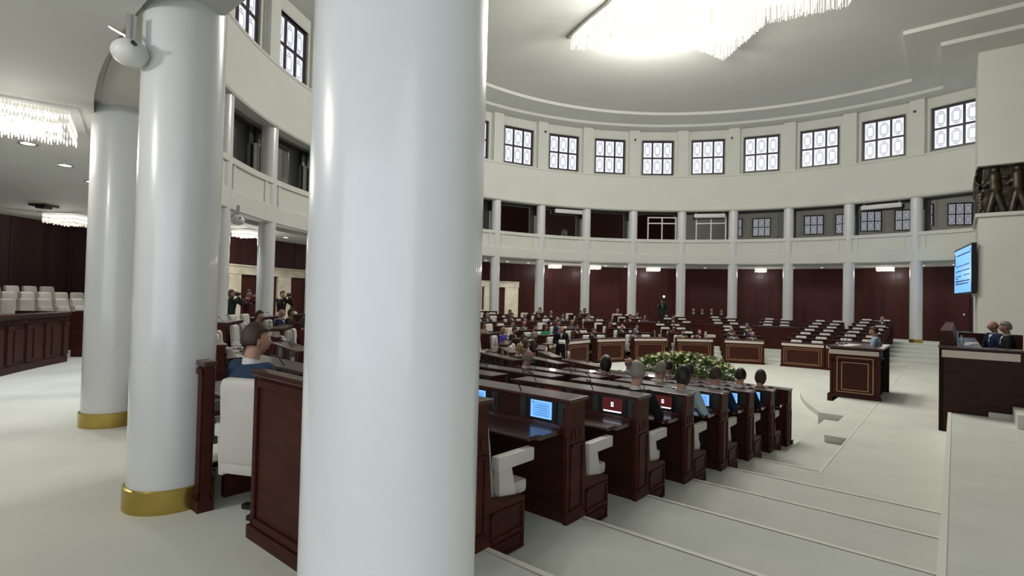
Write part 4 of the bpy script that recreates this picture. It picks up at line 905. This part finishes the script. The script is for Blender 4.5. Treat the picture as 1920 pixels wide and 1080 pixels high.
SEATED = [
 ('N1', 3, 0, 'typing', 'short', 'grey', 'black', 'man with cropped grey hair in dark suit typing at the nearest occupied desk', .06, .0, 0, -.05),
 ('N1', 4, 0, 'typing', 'bob', 'dark', 'paleblue', 'woman with big black hair in pale blue dress at the aisle', 0, .0, 0, 0),
 ('N1', 5, 0, 'typing', 'short', 'brown', 'navy', 'man with brown crop in navy suit, aisle seat, before the flowers right end', 0, -.03, 1, 0),
 ('N1', 6, 0, 'typing', 'short', 'dark', 'black', 'dark-haired person in black at aisle seat, second last from row front', 0, -.03, 0, 0),
 ('N1', 7, 0, 'typing', 'bob', 'brown', 'black', 'brown-haired person in black in the front aisle seat', .0, -.03, 0, 0),
 ('N1', 5, 1, 'resting', 'short', 'grey', 'charcoal', 'greying man in charcoal jacket, inner seat before the flowers left end', 0, 0, 0, 0),
 ('N1', 6, 1, 'resting', 'short', 'brown', 'navy', 'man in navy with brown hair, inner seat directly in front of the flowers', 0, 0, 1, .2),
 ('N1', 7, 1, 'typing', 'bald', 'white', 'brown', 'bald man with rosy head in brown, inner front seat before the flowers', 0, 0, 1, 0),
 ('N2', 7, 1, 'resting', 'bald', 'grey', 'black', 'bald man in black suit leaning at the left end of the flowers', 0, 0, 1, .4),
 ('N2', 7, 0, 'typing', 'short', 'dark', 'charcoal', 'dark-haired man in charcoal in front row before the flowers left half', 0, 0, 0, 0),
 ('N2', 6, 1, 'typing', 'short', 'white', 'charcoal', 'white-haired man seated in the second near block', 0, 0, 0, -.2),
 ('N2', 5, 0, 'typing', 'bob', 'dark', 'maroon', 'dark-haired woman in maroon in the second near block', 0, 0, 0, 0),
 ('N2', 4, 1, 'typing', 'bald', 'grey', 'maroon', 'bald man seen from behind right of the big near column', 0, 0, 1, -.2),
 ('I8', 6, 1, 'typing', 'short', 'blond', 'brown', 'fair-haired person from behind, farther right of the big near column', 0, 0, 0, 0),
 ('I7', 7, 1, 'resting', 'bob', 'brown', 'grey', 'brown-haired woman in grey beyond the fair-haired person', 0, 0, 0, 0),
 ('I5', 6, 0, 'resting', 'bob', 'blond', 'purple', 'blond woman in purple-blue blouse with hands folded', 0, 0, 0, 0),
 ('I6', 7, 1, 'resting', 'bob', 'dark', 'white', 'dark-haired woman in white blouse in left middle of hall', 0, 0, 1, -.5),
 ('I5', 6, 1, 'typing', 'short', 'dark', 'black', 'man in black suit behind the woman in white blouse', 0, 0, 0, 0),
 ('I5', 7, 0, 'resting', 'short', 'grey', 'charcoal', 'man in charcoal suit beside the woman in green', 0, 0, 0, .4),
 ('I4', 6, 1, 'resting', 'bob', 'brown', 'green', 'person in bright green jacket in left middle of hall', 0, 0, 0, 0),
 ('I4', 7, 0, 'typing', 'short', 'grey', 'tan', 'man in tan jacket right of the green jacket', 0, 0, 0, -.3),
 ('I3', 4, 1, 'resting', 'bald', 'brown', 'maroon', 'balding man in maroon facing the hall centre, left of centre', 0, 0, 0, -.3),
 ('O7', 3, 1, 'resting', 'short', 'grey', 'navy', 'grey-haired man in navy by the marble doorway, leftmost', 0, 0, 0, -.4),
 ('O6', 3, 0, 'resting', 'short', 'brown', 'brown', 'man in brown before the doorway, front of rear block', 0, 0, 1, 0),
 ('O6', 2, 1, 'resting', 'bob', 'brown', 'charcoal', 'brown-haired woman in charcoal before the marble doorway', 0, 0, 0, 0),
 ('O6', 3, 1, 'resting', 'bald', 'grey', 'maroon', 'bald man in maroon right of the marble doorway', 0, 0, 1, .3),
 ('O5', 2, 0, 'resting', 'short', 'white', 'maroon', 'white-haired man in maroon under the column right of the doorway', 0, 0, 1, .2),
 ('O5', 1, 1, 'resting', 'bob', 'dark', 'black', 'black-haired woman at the foot of the column right of the doorway', 0, 0, 0, 0),
 ('O5', 3, 1, 'resting', 'short', 'brown', 'grey', 'man in grey right of the white-haired man in maroon', 0, 0, 0, 0),
 ('O4', 1, 1, 'resting', 'bob', 'dark', 'charcoal', 'dark-haired woman in charcoal in the rear, second column right of doorway', 0, 0, 0, 0),
 ('O3', 3, 0, 'resting', 'short', 'brown', 'maroon', 'man in maroon in rear centre, left of the photographer', 0, 0, 1, 0),
 ('O3', 3, 1, 'resting', 'bob', 'brown', 'grey', 'brown-haired woman in grey left of the standing photographer', 0, 0, 0, .3),
 ('O3', 2, 1, 'resting', 'short', 'brown', 'tan', 'man in tan just behind the woman in grey, rear centre', 0, 0, 0, 0),
 ('O3', 1, 0, 'resting', 'short', 'grey', 'white', 'person in white in the back centre row', 0, 0, 0, 0),
 ('I3', 6, 0, 'typing', 'short', 'brown', 'brown', 'man in brown left of the front desks, writing', 0, 0, 1, 0),
 ('I2', 5, 0, 'resting', 'bob', 'brown', 'maroon', 'brown-haired woman in maroon behind the second front desk', 0, 0, 0, .2),
 ('I2', 6, 0, 'resting', 'bald', 'grey', 'charcoal', 'bald man in charcoal leaning behind the third front desk', 0, 0, 1, .3),
 ('I2', 6, 1, 'resting', 'short', 'dark', 'navy', 'dark-haired man in navy beside the leaning bald man', 0, 0, 0, 0),
 ('I1', 7, 0, 'typing', 'short', 'dark', 'tan', 'dark-haired man in tan at desk behind the flowers, left seat', 0, 0, 0, .2),
 ('I1', 6, 0, 'resting', 'bob', 'brown', 'maroon', 'woman in maroon in second row behind the flowers', 0, 0, 0, 0),
 ('I1', 7, 1, 'typing', 'bald', 'brown', 'maroon', 'rosy-headed man in maroon at desk behind the flowers, right seat', 0, 0, 1, 0),
 ('I0', 7, 0, 'typing', 'short', 'brown', 'grey', 'man in grey at the front desk right of the flowers, left seat', 0, 0, 1, .1),
 ('I0', 7, 1, 'typing', 'bald', 'grey', 'brown', 'balding man in brown at front desk right of the flowers, right seat', 0, 0, 0, 0),
 ('I0', 6, 0, 'typing', 'bald', 'grey', 'charcoal', 'balding man in charcoal in second row right of the flowers', 0, 0, 0, 0),
 ('I0', 5, 1, 'resting', 'short', 'grey', 'black', 'grey-haired man in black suit and white shirt right of the flowers', 0, 0, 1, 0),
 ('I0', 6, 1, 'resting', 'short', 'dark', 'navy', 'man in navy in second row, right seat, right of the flowers', 0, 0, 0, .5),
 ('F1', 1, 1, 'resting', 'bald', 'grey', 'black', 'lone balding man high in the empty rows behind the lectern', 0, 0, 0, 0),
 ('O12', 1, 1, 'resting', 'short', 'dark', 'black', 'man in black at the left gap, under the woman photographer', 0, 0, 0, 0),
 ('O11', 1, 0, 'resting', 'bald', 'white', 'navy', 'white-haired man in navy suit seated right of the slim left column', 0, 0, 1, 0),
 ('O11', 1, 1, 'resting', 'bob', 'dark', 'charcoal', 'dark-haired woman beside the white-haired man in the left gap', 0, 0, 0, 0),
 ('I4', 5, 0, 'resting', 'short', 'brown', 'white', 'brown-haired man in white shirt behind the green jacket', 0, 0, 0, 0),
 ('I4', 5, 1, 'resting', 'bald', 'grey', 'grey', 'bald man in grey behind and right of the green jacket', 0, 0, 1, 0),
 ('I4', 6, 0, 'resting', 'short', 'dark', 'charcoal', 'dark-haired man in charcoal directly left of the green jacket', 0, 0, 0, .3),
 ('I5', 5, 0, 'resting', 'short', 'grey', 'black', 'grey-haired man in black one row behind the purple blouse', 0, 0, 1, 0),
 ('I5', 5, 1, 'resting', 'bob', 'brown', 'tan', 'brown-haired woman in tan one row behind the purple blouse', 0, 0, 0, 0),
 ('I3', 5, 0, 'resting', 'short', 'dark', 'navy', 'dark-haired man in navy just above the standing bald man', 0, 0, 0, 0),
 ('I3', 5, 1, 'resting', 'bob', 'blond', 'grey', 'blond woman in grey right above the standing bald man', 0, 0, 0, 0),
 ('I3', 7, 0, 'resting', 'short', 'brown', 'black', 'man in black at front desk right of the standing bald man', 0, 0, 1, .4),
 ('I2', 7, 0, 'typing', 'short', 'grey', 'grey', 'grey-haired man in grey at front desk left above the flowers', 0, 0, 0, 0),
 ('O4', 3, 0, 'resting', 'short', 'brown', 'tan', 'man in tan in front seat of the rear centre-left rows', 0, 0, 0, 0),
 ('O4', 2, 0, 'resting', 'bob', 'dark', 'maroon', 'dark-haired woman in maroon behind the tan jacket, rear centre-left', 0, 0, 0, 0),
 ('O5', 2, 1, 'resting', 'bald', 'brown', 'charcoal', 'balding man in charcoal beside the white-haired man in maroon', 0, 0, 1, 0),
 ('O2', 3, 0, 'resting', 'short', 'brown', 'black', 'man in black in rear rows right of the standing photographer', 0, 0, 0, 0),
 ('O12', 2, 0, 'resting', 'bob', 'brown', 'maroon', 'brown-haired woman in maroon in the gap right of the brass-based column', 0, 0, 0, 0),
 ('N2', 0, 0, 'resting', 'short', 'grey', 'blue', 'grey-haired man in blue suit beside the brass-based column', 0, 0, 1, .3),
]
for r in SEATED:
    b, k, j, pose, hair, hc, jk, lb, dx, dr, sk, tn = r
    sit(b, k, j, pose, hair, hc, jk, lb, dx, dr, sk, tn)
for i, (s, lb) in enumerate(((13.6, 'left'),)): pass
RZ_IN = rz_out((-SX, -SY))
person('resting', (-2.08, 4.17, .0), 2.55, 'short', 'brown', 'blue', 'brown-haired man in blue suit seated between the brass-based and big columns', skin=0, scale=1.06)
# four people at the back counter right of the booth column
bm = NB(); arcband(bm, [(16.3, 0), (16.3, 1.02), (16.7, 1.02), (16.7, 0)], 10.5, 19.5, 1); tag(obj('back_counter', bm, M_maho), 'long dark back counter with four heads showing above it', 'counter')
for i, (a, hc, hr) in enumerate(((12.2, 'grey', 'bald'), (13.9, 'brown', 'short'), (15.7, 'grey', 'bald'), (17.6, 'dark', 'short'))):
    person('resting', (*POL(17.1, a), .0), -RD(a), hr, hc, 'black', 'person in black at the back counter, %s of four heads' % ['leftmost', 'second from left', 'third from left', 'rightmost'][i], 'people behind the back counter', skin=1)
    c = copy_tree(chair0); c.location = (*POL(17.42, a), 0); c.rotation_euler = (0, 0, -RD(a)); tag(c, 'white armchair under the %s person at the back counter' % ['leftmost', 'second', 'third', 'rightmost'][i], 'armchair', 'white hall armchairs')
# photographers and standing people
def stand(pose, x, y, z, face, hair, hc, jk, lb, **kw):
    return person(pose, (x, y, z), face, hair, hc, jk, lb, **kw)
def camera_thing(loc, rz, label, k=1.0):
    root = empty('photo_camera', loc, rz); root.scale = (k,) * 3; tag(root, label, 'camera', 'press cameras')
    bm = NB(); box(bm, -.07, .07, -.05, .03, -.05, .05, bev=.01); box(bm, -.03, .03, -.04, .02, .05, .075, bev=.006); obj('camera_body', bm, M_black, root)
    bm = NB(); tube(bm, (0, -.05, 0), (0, -.17, 0), .038, .042, 20); obj('camera_lens', bm, M_black, root)
p = W(-9.96, -13.31); fz = -1.2
stand('camera', *p, 0, fz + 2.2, 'bob', 'brown', 'darkgreen', 'woman photographer in dark top left of the slim column')
a_ = fz + 2.2; camera_thing((p[0] + sin(a_) * .36, p[1] - cos(a_) * .36, 1.64), a_, 'camera held up by the woman photographer at the left gap')
p = W(-7.69, -14.48)
stand('camera', *p, 0, 1.1, 'short', 'brown', 'black', 'man in black holding up a camera before the marble portal')
camera_thing((p[0] + sin(1.1) * .36, p[1] - cos(1.1) * .36, 1.64), 1.1, 'camera held up by the man before the marble portal')
p = W(-9.3, -13.6)
stand('camera', *p, 0, 1.3, 'short', 'dark', 'maroon', 'second photographer in maroon beside the slim left column')
camera_thing((p[0] + sin(1.3) * .36, p[1] - cos(1.3) * .36, 1.64), 1.3, 'camera held by the photographer in maroon')
dd = (8.75, 31.0)
stand('camera', *dd, 0, -.1, 'short', 'dark', 'darkgreen', 'photographer in dark green standing at the back below the booth window', scale=1.04)
camera_thing((dd[0] - .02, dd[1] - .40, 1.84), -.1, 'camera with bright light raised by the photographer at the back', 1.5)
bm = NB(); ball(bm, (dd[0] - .03, dd[1] - .50, 2.02), .055, 12, 8); tag(obj('camera_light', bm, M_bulb), 'small bright light on top of the back photographer camera', 'light')
st_ = (1.75, 18.6)
stand('reading', *st_, -.84, -.05, 'bald', 'grey', 'black', 'bald man in black standing by a white chair holding a paper', skin=1, scale=.97)
bm = NB(); box(bm, -.11, .11, -.004, .004, -.07, .07, M=Matrix.Translation((st_[0] + .0, st_[1] - .42, .27)) @ Matrix.Rotation(-.4, 4, 'X')); tag(obj('paper_sheet', bm, M_paper), 'white sheet of paper held by the standing bald man', 'paper')
c = copy_tree(chair0); c.location = (st_[0] + .02, st_[1] + .62, -.84); c.rotation_euler = (0, 0, -.05); tag(c, 'white armchair behind the standing bald man', 'armchair', 'white hall armchairs')
p = W(-.15, 2.92)
stand('speaking', *p, -.6, rz_out((NX, NY)), 'short', 'brown', 'lightblue', 'speaker in light blue shirt standing at the lectern', scale=1.0)
for s, n, hr, hc, jk, lb in ((-.15, 5.26, 'bald', 'grey', 'navy', 'farther of two men seated at the presidium, navy suit'), (-.95, 5.44, 'short', 'grey', 'black', 'nearer of two men seated at the presidium, black suit')):
    person('resting', (*W(s, n), .0), RZN + (.5 if jk == 'navy' else .2), hr, hc, jk, lb, 'people at the presidium', skin=1, scale=1.05)
